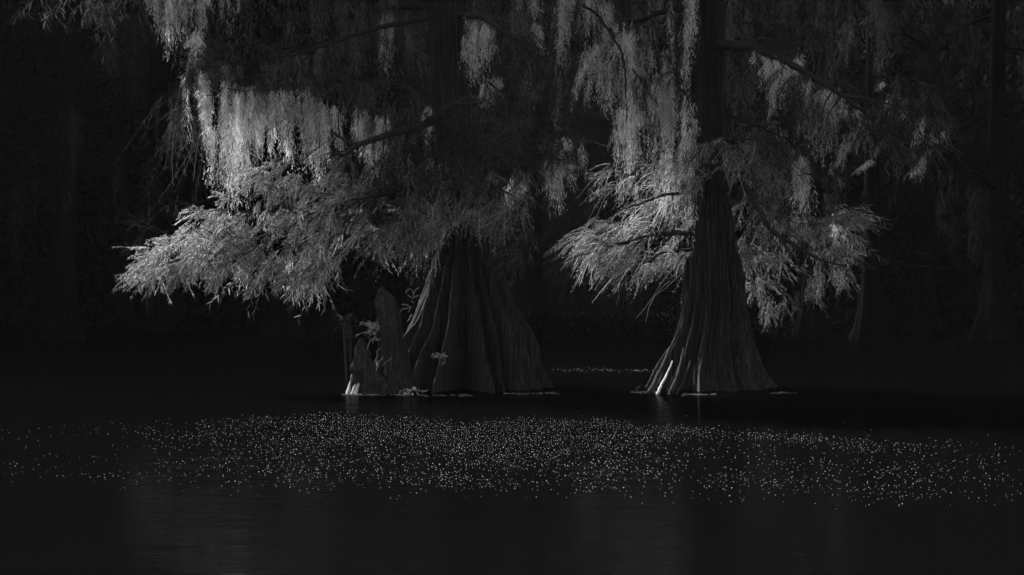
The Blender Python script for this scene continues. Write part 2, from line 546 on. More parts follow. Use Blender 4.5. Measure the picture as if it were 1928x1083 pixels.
# the loose bare twigs standing up off this bough at the left
bare = MB()
for pts in ([(390, 440, 30.5), (368, 400, 30.4), (340, 372, 30.3)], [(372, 405, 30.4), (340, 400, 30.4), (312, 408, 30.3)], [(330, 450, 30.5), (290, 428, 30.5), (228, 395, 30.4)], [(300, 440, 30.4), (262, 425, 30.3), (238, 434, 30.2)], [(290, 470, 30.4), (260, 460, 30.3), (225, 478, 30.3)], [(345, 385, 30.4), (330, 380, 30.3), (312, 400, 30.3)]):
    V, q, C = tube(path3(pts), .007, .003, 16, 5, .012); bare.add(V, q)
    n = 6
    for k in range(n):
        i = rng.integers(6, 15)
        V, q, _ = tube([C[i], C[i] + rng.normal(0, .06, 3), C[i] + rng.normal(0, .1, 3) + np.array([-.08, 0, 0])], .004, .002, 6, 4); bare.add(V, q)
bare.build('twig_sprays', M_TWIG, tree_l, True)

# dark front limb with its crooked fork
o, _ = bough(tree_l, [(850, 200, 30.2), (790, 238, 29.6), (730, 254, 29.2), (672, 275, 29.0), (650, 292, 28.9), (628, 288, 28.9)], .07, .018, 12, (.3, .8),
             extra=(([(668, 276, 29.0), (640, 258, 29.1), (622, 246, 29.2)], .028, .012), ([(640, 258, 29.1), (637, 215, 29.2), (644, 180, 29.2)], .012, .006), ([(738, 252, 29.2), (746, 225, 29.2), (742, 200, 29.3)], .014, .007), ([(735, 254, 29.2), (731, 275, 29.1)], .014, .01)))
n = 900
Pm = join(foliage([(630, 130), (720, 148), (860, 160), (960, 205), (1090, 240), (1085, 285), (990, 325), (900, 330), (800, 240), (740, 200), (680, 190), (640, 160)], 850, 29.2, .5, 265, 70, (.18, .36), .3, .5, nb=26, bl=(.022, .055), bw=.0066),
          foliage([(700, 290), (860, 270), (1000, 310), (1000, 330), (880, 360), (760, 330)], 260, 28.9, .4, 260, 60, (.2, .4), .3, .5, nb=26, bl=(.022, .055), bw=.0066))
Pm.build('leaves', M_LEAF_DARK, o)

# mid foliage that droops in front of the trunk
o, _ = bough(tree_l, [(860, 300, 30.1), (800, 335, 29.4), (740, 362, 29.1), (690, 372, 29.0), (630, 384, 29.2)], .045, .01, 20, (.3, .7), extra=(([(880, 330, 30.0), (930, 350, 29.3), (985, 380, 29.0)], .04, .008), ([(690, 362, 29.0), (720, 355, 28.9), (745, 360, 28.9)], .012, .012)))
join(foliage(sh([(640, 300), (760, 300), (900, 330), (1000, 320), (1000, 380), (960, 420), (905, 425), (850, 420), (835, 462), (770, 470), (700, 420), (650, 360)], 0, -22), 620, 29.4, .4, 255, 48, (.2, .4), .35, .6, nb=26, bl=(.022, .055), bw=.0066),
     foliage(sh([(690, 440), (850, 420), (840, 480), (800, 520), (770, 480), (720, 490)], 0, -34), 200, 29.2, .4, 250, 26, (.25, .5), .3, .7, nb=26, bl=(.022, .055), bw=.0066),
     foliage(sh([(850, 380), (930, 390), (990, 420), (950, 440), (900, 425), (860, 440)], 0, -28), 150, 28.9, .3, 262, 40, (.25, .45), .3, .6, nb=26, bl=(.022, .055), bw=.0066)).build('leaves', M_LEAF_MID, o)
# right-hand twig that hangs beside the trunk
o, _ = bough(tree_l, [(900, 390, 30.0), (960, 410, 29.5), (1005, 430, 29.4), (985, 470, 29.3), (955, 515, 29.3)], .02, .004, 6, (.2, .4))
foliage([(960, 480), (1000, 430), (1025, 440), (1000, 470), (960, 512)], 60, 29.4, .15, 225, 20, (.18, .35), .2, .3, nb=10, bw=.009).build('leaves', M_LEAF_DARK, o)

# upper left limb
o, _ = bough(tree_l, [(815, 30, 30.4), (720, 50, 30.8), (640, 75, 31.0), (520, 110, 31.2), (420, 120, 31.2), (330, 145, 31.1)], .05, .01, 30, (.4, 1.0), extra=(([(560, 98, 31.1), (590, 150, 30.8), (660, 230, 30.6)], .02, .008), ([(470, 118, 31.2), (440, 175, 31.0), (380, 180, 30.9)], .016, .006)))
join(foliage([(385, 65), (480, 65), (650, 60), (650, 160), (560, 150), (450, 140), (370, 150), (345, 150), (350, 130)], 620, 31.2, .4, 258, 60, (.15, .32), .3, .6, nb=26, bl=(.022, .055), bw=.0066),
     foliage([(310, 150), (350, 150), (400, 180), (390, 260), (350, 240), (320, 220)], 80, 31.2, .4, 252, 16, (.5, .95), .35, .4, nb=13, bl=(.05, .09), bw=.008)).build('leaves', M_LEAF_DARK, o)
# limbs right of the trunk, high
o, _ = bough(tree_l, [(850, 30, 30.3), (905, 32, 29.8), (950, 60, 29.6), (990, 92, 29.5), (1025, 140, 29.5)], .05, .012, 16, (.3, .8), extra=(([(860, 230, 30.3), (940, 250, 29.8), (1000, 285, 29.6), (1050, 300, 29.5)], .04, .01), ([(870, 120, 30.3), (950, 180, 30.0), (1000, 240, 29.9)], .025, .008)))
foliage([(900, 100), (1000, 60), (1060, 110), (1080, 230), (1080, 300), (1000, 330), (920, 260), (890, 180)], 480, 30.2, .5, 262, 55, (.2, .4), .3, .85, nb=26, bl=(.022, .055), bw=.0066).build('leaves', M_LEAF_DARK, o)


# ---- right cypress
o, _ = bough(tree_r, [(1310, 440, 30.2), (1240, 440, 30.2), (1160, 462, 30.2), (1100, 478, 30.1), (1062, 486, 30.0)], .045, .006, 36, (.3, .8), name='bough',
             extra=(([(1310, 360, 30.2), (1250, 368, 29.9), (1200, 385, 29.8), (1150, 400, 29.8)], .03, .006), ([(1300, 470, 30.2), (1240, 480, 30.0), (1190, 520, 29.9)], .03, .005)))
E1 = [(1052, 488), (1085, 452), (1150, 440), (1200, 405), (1245, 410), (1296, 400), (1292, 515), (1235, 545), (1185, 528), (1115, 515)]
E2 = [(1112, 330), (1150, 285), (1200, 300), (1285, 290), (1290, 400), (1210, 410), (1165, 398)]
join(foliage(sh(E1, 30, -30), 640, 30.5, .35, 190, 34, (.2, .42), .65, .88, nb=15, bl=(.022, .055), bw=.006, tw=.008),
     foliage(sh([(1060, 490), (1100, 450), (1160, 445), (1200, 520), (1120, 520)], 38, -18), 150, 30.4, .4, 190, 28, (.25, .5), .65, .5, nb=11, bl=(.025, .06), bw=.006, tw=.008),
     foliage(sh(E2, 26, -8), 190, 30.5, .4, 190, 35, (.25, .5), .7, .7, nb=11, bl=(.025, .065), bw=.006, tw=.008)).build('leaves', M_LEAF, o)
# bare forked twigs under that bough
bt = MB()
for pts, r in (([(1262, 528, 30.0), (1230, 560, 29.9), (1198, 600, 29.8)], .006), ([(1232, 556, 29.9), (1222, 580, 29.9), (1216, 607, 29.9)], .005), ([(1290, 505, 30.0), (1262, 535, 30.0), (1236, 555, 29.9)], .006), ([(1150, 278, 30.0), (1120, 268, 30.0), (1095, 263, 30.0)], .005), ([(1290, 310, 29.9), (1330, 330, 29.2), (1295, 335, 29.0)], .006), ([(1250, 310, 29.8), (1220, 316, 29.8), (1200, 345, 29.8)], .005)):
    V, q, _ = tube(path3(pts), r, .003, 14, 5, .008); bt.add(V, q)
bt.build('twig_sprays', M_PALE, tree_r, True)
# the long arching limb
o, _ = bough(tree_r, [(1340, 86, 30.2), (1385, 87, 30.0), (1430, 95, 29.8), (1480, 115, 29.6), (1525, 142, 29.5), (1585, 178, 29.4), (1620, 205, 29.3), (1660, 236, 29.3)], .085, .018, 14, (.3, .8), name='arching_limb',
             extra=(([(1585, 180, 29.4), (1612, 184, 29.3), (1640, 186, 29.2)], .03, .02), ([(1635, 186, 29.2), (1690, 200, 29.2), (1730, 225, 29.2), (1770, 255, 29.2)], .012, .005), ([(1690, 200, 29.2), (1715, 222, 29.1), (1760, 222, 29.1)], .008, .004), ([(1420, 73, 29.9), (1470, 76, 29.9), (1520, 90, 29.8)], .025, .012), ([(1530, 145, 29.5), (1560, 142, 29.4)], .02, .006)))
join(foliage([(1600, 180), (1650, 150), (1700, 128), (1770, 190), (1795, 265), (1745, 285), (1680, 280), (1620, 250)], 420, 29.5, .5, 300, 45, (.25, .5), .3, .6, nb=12, bw=.010),
     foliage([(1440, 110), (1560, 130), (1640, 190), (1640, 260), (1560, 230), (1480, 190)], 420, 30.0, .5, 270, 45, (.25, .5), .3, .7, nb=26, bl=(.022, .055), bw=.0066)).build('leaves', M_LEAF_DARK, o)
# lower right limb
o, _ = bough(tree_r, [(1365, 290, 30.2), (1400, 345, 29.7), (1430, 398, 29.4), (1456, 435, 29.3), (1490, 458, 29.3), (1540, 486, 29.3), (1596, 500, 29.3)], .05, .01, 22, (.3, .8), name='bough',
             extra=(([(1456, 434, 29.3), (1485, 470, 29.2), (1510, 510, 29.2), (1526, 532, 29.2)], .018, .006), ([(1450, 425, 29.3), (1452, 460, 29.2), (1452, 472, 29.2)], .014, .008), ([(1452, 445, 29.2), (1470, 470, 29.1)], .012, .006), ([(1455, 430, 29.3), (1500, 470, 29.3), (1550, 470, 29.2)], .012, .004), ([(1540, 486, 29.3), (1570, 520, 29.2)], .008, .004)))
F1 = [(1385, 395), (1440, 400), (1500, 430), (1540, 440), (1590, 395), (1635, 400), (1605, 445), (1628, 500), (1585, 535), (1530, 545), (1530, 580), (1480, 600), (1430, 590), (1402, 530)]
F2 = [(1372, 260), (1440, 235), (1560, 260), (1570, 420), (1500, 430), (1400, 400)]
join(foliage(sh(F1, -4, -22), 680, 30.7, .5, 285, 60, (.16, .34), .3, .92, nb=24, bl=(.022, .05), bw=.0066),
     foliage([(1535, 425), (1570, 398), (1605, 402), (1590, 440), (1570, 450)], 80, 30.0, .3, 20, 40, (.25, .5), .2, .3, nb=12, bw=.009)).build('leaves', M_LEAF_MID, o)
o, _ = bough(tree_r, [(1360, 215, 30.2), (1420, 235, 30.4), (1480, 262, 30.6), (1530, 310, 30.6), (1600, 340, 30.6)], .035, .006, 24, (.3, .8))
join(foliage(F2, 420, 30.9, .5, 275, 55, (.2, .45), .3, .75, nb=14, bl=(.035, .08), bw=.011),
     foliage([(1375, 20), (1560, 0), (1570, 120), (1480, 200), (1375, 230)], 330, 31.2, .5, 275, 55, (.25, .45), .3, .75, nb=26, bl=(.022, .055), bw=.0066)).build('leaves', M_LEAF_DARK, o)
ex = MB()
for pts, r in (([(1380, 45, 30.3), (1430, 42, 29.9), (1490, 30, 29.7), (1530, 12, 29.6)], .010), ([(1490, 32, 29.7), (1510, 55, 29.6), (1530, 68, 29.6)], .006), ([(1365, 215, 30.2), (1390, 205, 29.8), (1440, 196, 29.7)], .008),
               ([(1700, 130, 29.4), (1660, 110, 29.5), (1600, 95, 29.6)], .006), ([(1440, 235, 29.8), (1480, 232, 29.7), (1555, 218, 29.7)], .007), ([(1500, 330, 29.8), (1570, 325, 29.7), (1620, 345, 29.6)], .007),
               ([(1380, 150, 30.0), (1440, 165, 29.8), (1500, 170, 29.7)], .006), ([(1376, 262, 30.0), (1450, 270, 29.8), (1525, 330, 29.7), (1590, 333, 29.7)], .010), ([(1630, 190, 29.3), (1700, 170, 29.3), (1760, 175, 29.3)], .006)):
    V, q, C = tube(path3(pts), r, .003, 24, 6, .012); ex.add(V, q)
    for _ in range(7):
        i_ = rng.integers(5, 22); d_ = rng.normal(0, .14, 3) + np.array([.06, 0, -.06])
        V, q, _ = tube([C[i_], C[i_] + d_ * .5 + rng.normal(0, .02, 3), C[i_] + d_], .004, .002, 8, 4, .005); ex.add(V, q)
ex.build('twig_sprays', M_TWIG, tree_r, True)
ex = MB()
for pts, r in (([(560, 90, 30.6), (585, 160, 30.5), (650, 200, 30.4), (665, 240, 30.4)], .012), ([(420, 165, 30.7), (480, 172, 30.6), (560, 168, 30.5)], .009), ([(635, 160, 30.2), (660, 175, 30.2), (700, 200, 30.1)], .008), ([(530, 190, 30.5), (545, 230, 30.4), (540, 290, 30.4)], .007),
               ([(450, 350, 30.5), (470, 385, 30.4), (495, 405, 30.4)], .008), ([(560, 330, 30.4), (600, 375, 30.3), (670, 410, 30.2)], .008), ([(495, 405, 30.4), (560, 385, 30.4), (620, 380, 30.3)], .007), ([(570, 300, 30.4), (625, 260, 30.2), (650, 245, 30.1)], .007),
               ([(1000, 60, 29.8), (1050, 120, 29.7), (1075, 190, 29.7)], .010), ([(905, 150, 29.9), (950, 200, 29.7), (1000, 235, 29.6)], .008), ([(1010, 270, 29.5), (1050, 298, 29.4), (1080, 300, 29.4)], .008)):
    V, q, C = tube(path3(pts), r, .003, 24, 6, .012); ex.add(V, q)
    for _ in range(6):
        i_ = rng.integers(5, 22); d_ = rng.normal(0, .15, 3) + np.array([-.05, 0, -.05])
        V, q, _ = tube([C[i_], C[i_] + d_ * .5 + rng.normal(0, .02, 3), C[i_] + d_], .004, .002, 8, 4, .005); ex.add(V, q)
ex.build('twig_sprays', M_TWIG, tree_l, True)
# sprays against the trunk
o, _ = bough(tree_r, [(1345, 270, 30.1), (1340, 275, 29.6), (1320, 285, 29.4), (1300, 305, 29.3)], .02, .005, 8, (.2, .5), extra=(([(1350, 262, 30.1), (1390, 262, 29.5), (1416, 280, 29.4), (1400, 300, 29.4)], .012, .004),))
foliage([(1300, 300), (1325, 265), (1370, 245), (1420, 260), (1420, 300), (1370, 320), (1330, 335), (1305, 345)], 150, 29.5, .25, 225, 60, (.2, .42), .4, .5, nb=14, bl=(.025, .06), bw=.006).build('leaves', M_LEAF_MID, o)
# upper left limb
o, _ = bough(tree_r, [(1320, 10, 30.3), (1260, 20, 30.6), (1200, 40, 30.8), (1155, 60, 30.8), (1110, 20, 30.9)], .05, .015, 20, (.3, .8), extra=(([(1098, 8, 30.3), (1130, 35, 30.2), (1160, 80, 30.1), (1172, 100, 30.1)], .022, .014), ([(1172, 100, 30.1), (1178, 150, 30.2), (1180, 230, 30.3)], .02, .008), ([(1190, 130, 30.2), (1215, 165, 30.2), (1240, 200, 30.2)], .012, .005)))
foliage([(1110, 20), (1300, 20), (1300, 200), (1240, 240), (1180, 230), (1160, 120), (1110, 80)], 330, 31.1, .5, 262, 50, (.25, .45), .3, .7, nb=26, bl=(.022, .055), bw=.0066).build('leaves', M_LEAF_DARK, o)


# crowns above the picture: limbs and clumps round the upper trunks
def crown(parent, bx, by, z0, z1, rad, nclump, side):
    mb = MB(); wd = MB()
    for _ in range(nclump):
        a = rng.uniform(0, 6.28); z = rng.uniform(z0, z1)
        r = rad * (1 - .6 * (z - z0) / (z1 - z0)) * rng.uniform(.25, 1)
        c = np.array([bx + side + r * math.cos(a), by + r * math.sin(a) * .8, z])
        V, q, _ = tube([np.array([bx, by, z + .25]), (np.array([bx, by, z + .4]) + c) / 2, c], .05, .012, 12, 6, .02)
        wd.add(V, q)
        n = 45
        P = c + rng.normal(0, 1, (n, 3)) * np.array([.5, .5, .22])
        mb = join(mb, sprays(P, rng.normal(0, 1, (n, 3)) + np.array([0, 0, -.3]), rng.uniform(.3, .55, n), .3, nb=10, bw=.02, bl=(.08, .16)))
    o = wd.build('crown', M_TWIG, parent, True)
    mb.build('leaves', M_LEAF_DARK, o)


crown(tree_l, bL[0] - .3, YL, 7.0, 12.6, 3.4, 46, .5)
crown(tree_l, bL[0] - .3, YL + .6, 6.7, 9.5, 4.6, 40, -1.0)  # lower fringe out of view, added to shade the moss tops
crown(tree_r, bR[0], YR, 7.0, 13.0, 3.4, 46, .5)
crown(tree_r, bR[0], YR + .5, 6.8, 9.5, 3.4, 30, -.2)  # lower fringe added for shade on the moss below

def shade_canopy(parent, x0, x1, n):  # unseen crown clumps placed to shade the upper moss
    mb = MB(); wd = MB()
    for _ in range(n):
        c = np.array([rng.uniform(x0, x1), rng.uniform(31.3, 33.0), rng.uniform(6.25, 8.3)])
        b = np.array(parent['wloc']) + np.array([0, 0, c[2] + rng.uniform(.1, .8)])
        V, q, _ = tube([b, (b + c) / 2 + np.array([0, 0, .3]), c], .05, .012, 12, 6, .02); wd.add(V, q)
        m = 50
        P = c + rng.normal(0, 1, (m, 3)) * np.array([.45, .4, .22])
        mb = join(mb, sprays(P, rng.normal(0, 1, (m, 3)) + np.array([0, 0, -.4]), rng.uniform(.3, .55, m), .3, nb=10, bw=.022, bl=(.08, .16)))
    o = wd.build('crown', M_TWIG, parent, True)
    mb.build('leaves', M_LEAF_DARK, o)


# leaves added behind the upper moss to shade it
o = MB().add(*tube(path3([(815, 10, 30.6), (700, 20, 31.6), (560, 60, 32.0), (380, 70, 32.2)]), .05, .01)[:2]).build('limb', M_TWIG, tree_l, True)
foliage([(320, -30), (660, -30), (650, 120), (600, 150), (380, 130)], 900, 32.0, .3, 258, 60, (.2, .4), .3, .5, nb=12, bl=(.05, .1), bw=.02).build('leaves', M_LEAF_DARK, o)
o = MB().add(*tube(path3([(1320, 10, 30.4), (1260, 10, 31.4), (1180, 30, 32.0), (1110, 40, 32.1)]), .04, .01)[:2]).build('limb', M_TWIG, tree_r, True)
foliage([(1090, -30), (1300, -30), (1300, 120), (1200, 130), (1100, 90)], 450, 31.9, .3, 258, 60, (.2, .4), .3, .5, nb=12, bl=(.05, .1), bw=.02).build('leaves', M_LEAF_DARK, o)
shade_canopy(tree_l, -7.0, 1.2, 110)
shade_canopy(tree_r, 1.0, 7.2, 70)

# ------------------------------------------------------------------ spanish moss
def moss(cols, label, group, Y=30.6, mat=None, name='spanish_moss', dens=1.0, bl=(.035, .10), bw=.005):
    """cols: (x0, y0, x1, y1, width0, width1[, dY]) hanging columns of one curtain"""
    mb = MB()
    more = []
    for c in cols:                                          # a few long loose threads beside every column
        for _ in range(2):
            f = rng.uniform(.45, 1.25); ox = rng.normal(0, (c[4] + c[5]) / 4 + 3)
            a_ = rng.uniform(0, .3)
            more.append((c[0] + (c[2] - c[0]) * a_ + ox, c[1] + (c[3] - c[1]) * a_, c[0] + (c[2] - c[0]) * f + ox + rng.normal(0, 5), c[1] + (c[3] - c[1]) * f, rng.uniform(6, 14), rng.uniform(2, 5), (c[6] if len(c) > 6 else 0) + rng.normal(0, .15)))
    for c in list(cols) + more:
        x0, y0, x1, y1, w0, w1 = c[:6]
        dY = c[6] if len(c) > 6 else 0
        top, bot = at(x0, y0, Y + dY), at(x1, y1, Y + dY)
        pm = Y / FPX
        len_ = np.linalg.norm(bot - top)
        R0, R1 = w0 * pm / 2 * WS, w1 * pm / 2 * (WS if w1 > 14 else 1.0)
        K = max(4, int(dens * 230 * (R0 + R1) / 2 / .16 * .42))
        nb_ = max(2, int(round((R0 + R1) / .05)))
        bund = []
        for b_ in range(nb_):
            a, u = rng.uniform(0, 6.28), math.sqrt(rng.random()) if b_ else .1
            bund.append((math.cos(a) * u * .9, math.sin(a) * u * 1.2, rng.uniform(0, .3) if rng.random() < .4 else 0,
                         1.0 if b_ == 0 else rng.uniform(.35, 1.0), rng.normal(0, .05), rng.uniform(0, 6.28), rng.uniform(9, 17), rng.uniform(.5, 1.2)))
        wts = np.array([b[7] for b in bund]); wts /= wts.sum()
        for _ in range(K):
            bx_, by_, t0, t1, lean_, ph_, fq_, _w = bund[rng.choice(nb_, p=wts)]
            a, u = rng.uniform(0, 6.28), rng.random() ** .7
            sz = min(1.0, .05 / max((R0 + R1) / 2, .03))
            offb = np.array([bx_ * (1 - sz * .5), by_, 0]); offs = np.array([math.cos(a) * u * sz, math.sin(a) * u * sz, 0])
            t0 = t0 + rng.uniform(0, .15)
            t1 = t1 * (1 - .55 * rng.random() ** 1.5)
            if t1 - t0 < .08: continue
            m = max(3, int((t1 - t0) * len_ / .02))
            t = np.linspace(t0, t1, m)
            bulge = .55 + .45 * np.sin(t * len_ * fq_ + ph_) + .25 * np.sin(t * len_ * fq_ * 2.3 + ph_ * 2)
            tt = (t - t0) / max(t1 - t0, .01)
            Rt = (R0 + (R1 - R0) * t ** .8)[:, None]
            wob = np.cumsum(rng.normal(0, .007, (m, 3)), 0); wob[:, 2] *= .3
            wob -= wob[:1]
            C = top + (bot - top) * t[:, None] + offb * Rt + offs * Rt * np.clip(bulge, .25, 1.3)[:, None] * (1.15 - .8 * t[:, None] ** 2) + wob
            C[:, 0] += lean_ * t
            kp = rng.random(m) < np.clip(.3 + .6 * bulge, .15, 1)
            C, t_, tt_ = C[kp], t[kp], tt[kp]
            m = len(C)
            if not m: continue
            az = math.atan2(offs[1] + .5 * offb[1], offs[0] + .5 * offb[0]) + rng.normal(0, .8, m)
            out_ = rng.uniform(.1, .95, m)
            D = np.stack([np.cos(az) * out_, np.sin(az) * out_, -np.ones(m)], -1)
            B = np.stack([rng.normal(0, .3, m), rng.normal(0, .3, m), rng.normal(.0, .25, m)], -1)
            V, F = ribbons(C, D, B, rng.uniform(*bl, m) * (1 - .45 * tt_), bw * rng.uniform(.6, 1.35, m), 2)
            mb.add(V, F)
    return tag(mb.build(name, mat or M_MOSS), label, 'hanging moss', group)


WS = 1.15
GL, GR = 'moss hanging from the left cypress', 'moss hanging from the right cypress'
moss([(284, -70, 297, 68, 44, 14)], 'leftmost moss strand at the top of the frame, tapering to a ragged point', GL, 31.2)
moss([(326, -70, 322, 142, 34, 6), (322, -40, 328, 85, 30, 18)], 'moss strand ending in a long thin thread, second from the left along the top', GL, 31.1)
moss([(352, -70, 346, 78, 32, 16)], 'short grey moss strand between the long threaded strand and the bent strand', GL, 31.3)
moss([(380, -70, 372, 60, 34, 26), (374, 40, 358, 150, 26, 12)], 'bent moss strand above the drooping dark twigs of the upper left limb', GL, 31.0)
moss([(398, -70, 395, 62, 24, 12)], 'narrow short moss strand right beside the bent strand at the top left', GL, 31.3)
moss([(424, -70, 428, 72, 34, 24)], 'straight pale moss column at the top, ending on the dark upper left foliage', GL, 31.2)
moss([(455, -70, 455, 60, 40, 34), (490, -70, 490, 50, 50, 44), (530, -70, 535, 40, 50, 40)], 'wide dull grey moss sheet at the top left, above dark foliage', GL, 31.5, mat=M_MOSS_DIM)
moss([(382, 130, 398, 322, 56, 14)], 'bright moss tassel with a blunt tip hanging free at the outer left of the tree', GL, 31.0)
moss([(424, 150, 424, 425, 26, 22)], 'brightest long slim moss column reaching down to the left bough', GL, 30.7)
moss([(442, 170, 440, 440, 24, 16, .2), (462, 160, 456, 400, 44, 38)], 'broad brilliant moss curtain just right of the brightest slim column', GL, 31.0)
moss([(484, 160, 482, 300, 40, 26), (512, 170, 508, 310, 40, 24)], 'pale moss pair above the dark hole in the leaves, left of the fork', GL, 31.1)
moss([(545, 165, 548, 335, 46, 30), (575, 160, 580, 330, 40, 30)], 'pale moss curtain left of the crooked dark fork', GL, 31.1)
moss([(606, 180, 608, 345, 46, 34), (632, 190, 640, 300, 34, 24)], 'moss curtain directly behind the crooked dark fork', GL, 31.0)
moss([(684, 200, 690, 330, 40, 30), (720, 215, 718, 300, 40, 26)], 'grey moss behind the front limb, between the fork and the trunk', GL, 31.2)
moss([(808, 195, 808, 272, 34, 26)], 'small bright moss patch framed by dark leaves, left of the hidden trunk', GL, 30.9)
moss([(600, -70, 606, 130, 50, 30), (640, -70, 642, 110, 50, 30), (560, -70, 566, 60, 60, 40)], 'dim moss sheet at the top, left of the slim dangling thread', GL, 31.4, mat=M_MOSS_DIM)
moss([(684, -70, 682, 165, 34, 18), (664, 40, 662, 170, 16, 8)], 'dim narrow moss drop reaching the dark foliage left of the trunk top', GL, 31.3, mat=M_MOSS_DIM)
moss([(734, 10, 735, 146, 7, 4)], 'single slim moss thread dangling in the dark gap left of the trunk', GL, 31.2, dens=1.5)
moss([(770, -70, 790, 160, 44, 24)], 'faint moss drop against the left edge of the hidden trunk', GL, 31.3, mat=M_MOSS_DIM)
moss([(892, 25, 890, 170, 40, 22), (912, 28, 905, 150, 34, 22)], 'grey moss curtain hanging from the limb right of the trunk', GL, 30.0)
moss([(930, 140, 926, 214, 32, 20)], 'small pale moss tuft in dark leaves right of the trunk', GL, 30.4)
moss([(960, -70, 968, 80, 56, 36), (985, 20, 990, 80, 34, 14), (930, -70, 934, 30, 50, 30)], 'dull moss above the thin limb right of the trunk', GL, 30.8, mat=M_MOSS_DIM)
moss([(1000, -70, 1008, 50, 36, 30), (1008, 40, 1026, 112, 28, 8)], 'crooked moss strand left of the black gap at the top centre', GL, 30.7)
moss([(1066, -70, 1058, 142, 46, 22)], 'tall straight moss column at the top centre, between the two cypresses', GL, 30.7)
moss([(1020, 100, 1000, 200, 56, 44), (1050, 140, 1046, 235, 40, 30)], 'dim broad moss clump under the thin limb right of the trunk', GL, 30.6, mat=M_MOSS_DIM)
moss([(1028, 262, 1032, 380, 40, 30), (1056, 255, 1050, 404, 44, 26), (1074, 250, 1070, 360, 24, 14)], 'bright full moss curtain at the outer right of the left cypress, above black water', GL, 29.7)
moss([(965, 330, 955, 402, 34, 24), (985, 340, 978, 380, 24, 16)], 'small bright moss tuft low beside the trunk, left of the full curtain', GL, 30.4)
moss([(815, 380, 810, 430, 24, 18)], 'short moss tuft low over the hidden trunk, left side', GL, 30.0)

moss([(1112, -70, 1106, 100, 46, 40), (1106, 80, 1096, 212, 42, 18)], 'long moss curtain at the outer left of the right cypress, tip beside the black gap', GR, 30.6)
moss([(1146, -10, 1130, 222, 40, 26)], 'moss strand between the outer curtain and the biggest bright tassel', GR, 30.8)
moss([(1164, 40, 1170, 240, 46, 52), (1172, 200, 1184, 345, 52, 30), (1186, 330, 1172, 390, 24, 8)], 'biggest bright moss tassel, tapering down past the bare arched twigs', GR, 30.4)
moss([(1206, 40, 1210, 260, 50, 36), (1225, -70, 1222, 180, 60, 44, .5), (1190, 150, 1204, 300, 50, 30, .5)], 'dull moss strand just right of the biggest tassel', GR, 30.9)
moss([(1236, 130, 1232, 400, 36, 30)], 'long pale moss column midway between the biggest tassel and the straight trunk', GR, 30.6)
moss([(1264, 120, 1264, 330, 32, 26), (1266, 280, 1264, 430, 44, 50)], 'bright moss column that widens into a mass left of the straight trunk', GR, 30.7)
moss([(1301, -70, 1300, 200, 22, 22), (1300, 180, 1297, 430, 24, 30)], 'very long narrow moss column running down the left edge of the straight trunk', GR, 29.95)
moss([(1252, -70, 1258, 120, 56, 36), (1216, -70, 1212, 90, 46, 30), (1278, 40, 1280, 200, 40, 30)], 'dull moss sheet at the top, left of the straight trunk', GR, 31.2, mat=M_MOSS_DIM)
moss([(1374, -70, 1371, 220, 18, 12)], 'dim slim moss strand along the right edge of the straight trunk', GR, 30.3, mat=M_MOSS_DIM)
moss([(1440, -70, 1444, 70, 60, 44), (1490, -70, 1496, 80, 60, 40), (1400, -70, 1400, 80, 36, 20), (1550, -70, 1552, 70, 50, 36), (1520, 30, 1524, 110, 50, 30)], 'dim moss sheet at the top, above the arching limb', GR, 31.2, mat=M_MOSS_DIM)
moss([(1498, 100, 1499, 222, 30, 20), (1480, 130, 1476, 200, 24, 18)], 'pale moss drop under the thick part of the arching limb', GR, 30.2)
moss([(1542, 160, 1534, 302, 48, 8), (1520, 180, 1516, 250, 30, 20)], 'bright wedge shaped moss tassel below the middle of the arching limb', GR, 30.0)
moss([(1572, 190, 1568, 290, 24, 10)], 'thin moss drop between the bright wedge and the slanting tassel', GR, 30.1)
moss([(1598, 200, 1600, 250, 34, 30), (1600, 240, 1582, 320, 28, 5)], 'slanting moss tassel with a fine tip under the end of the arching limb', GR, 29.9)
moss([(1625, 215, 1608, 292, 28, 8)], 'moss tassel hooked leftwards, just right of the slanting tassel', GR, 29.8)
moss([(1668, 258, 1645, 295, 14, 10), (1645, 295, 1616, 322, 10, 4)], 'thin moss strand slung diagonally below the limb tip', GR, 29.6)
moss([(1752, 250, 1750, 290, 14, 14), (1750, 285, 1722, 334, 14, 5)], 'curved pale moss hook hanging alone far out on the right', GR, 29.4)
moss([(1590, 40, 1588, 122, 30, 16)], 'faint moss tuft high on the right, above the arching limb', GR, 31.0, mat=M_MOSS_DIM)
moss([(1514, 290, 1516, 445, 24, 20)], 'moss column amid the leaves right of the straight trunk', GR, 30.2)
moss([(1440, 210, 1436, 330, 50, 34), (1405, 120, 1400, 260, 40, 30), (1475, 230, 1470, 340, 40, 30)], 'dim moss clump close right of the straight trunk below the arching limb', GR, 30.9, mat=M_MOSS_DIM)
moss([(1586, 392, 1583, 455, 20, 12)], 'lowest moss tuft at the outer right, below a spiky leaf spray', GR, 30.1)




def fringe(path, n, l, w, label, group, Y, dY=.2, **kw):
    """a ragged run of moss strands of many lengths along a limb"""
    path = np.array(path, float); u = np.sort(rng.random(n)) * (len(path) - 1)
    cols = []
    for q in u:
        i = min(int(q), len(path) - 2); p = path[i] + (path[i + 1] - path[i]) * (q - i)
        L = rng.uniform(*l) * (.5 + rng.random() ** 2)
        ww = rng.uniform(*w)
        cols.append((p[0], p[1], p[0] + rng.normal(0, 6), p[1] + L, ww, ww * rng.uniform(.15, .6), rng.normal(0, dY)))
    return moss(cols, label, group, Y, **kw)


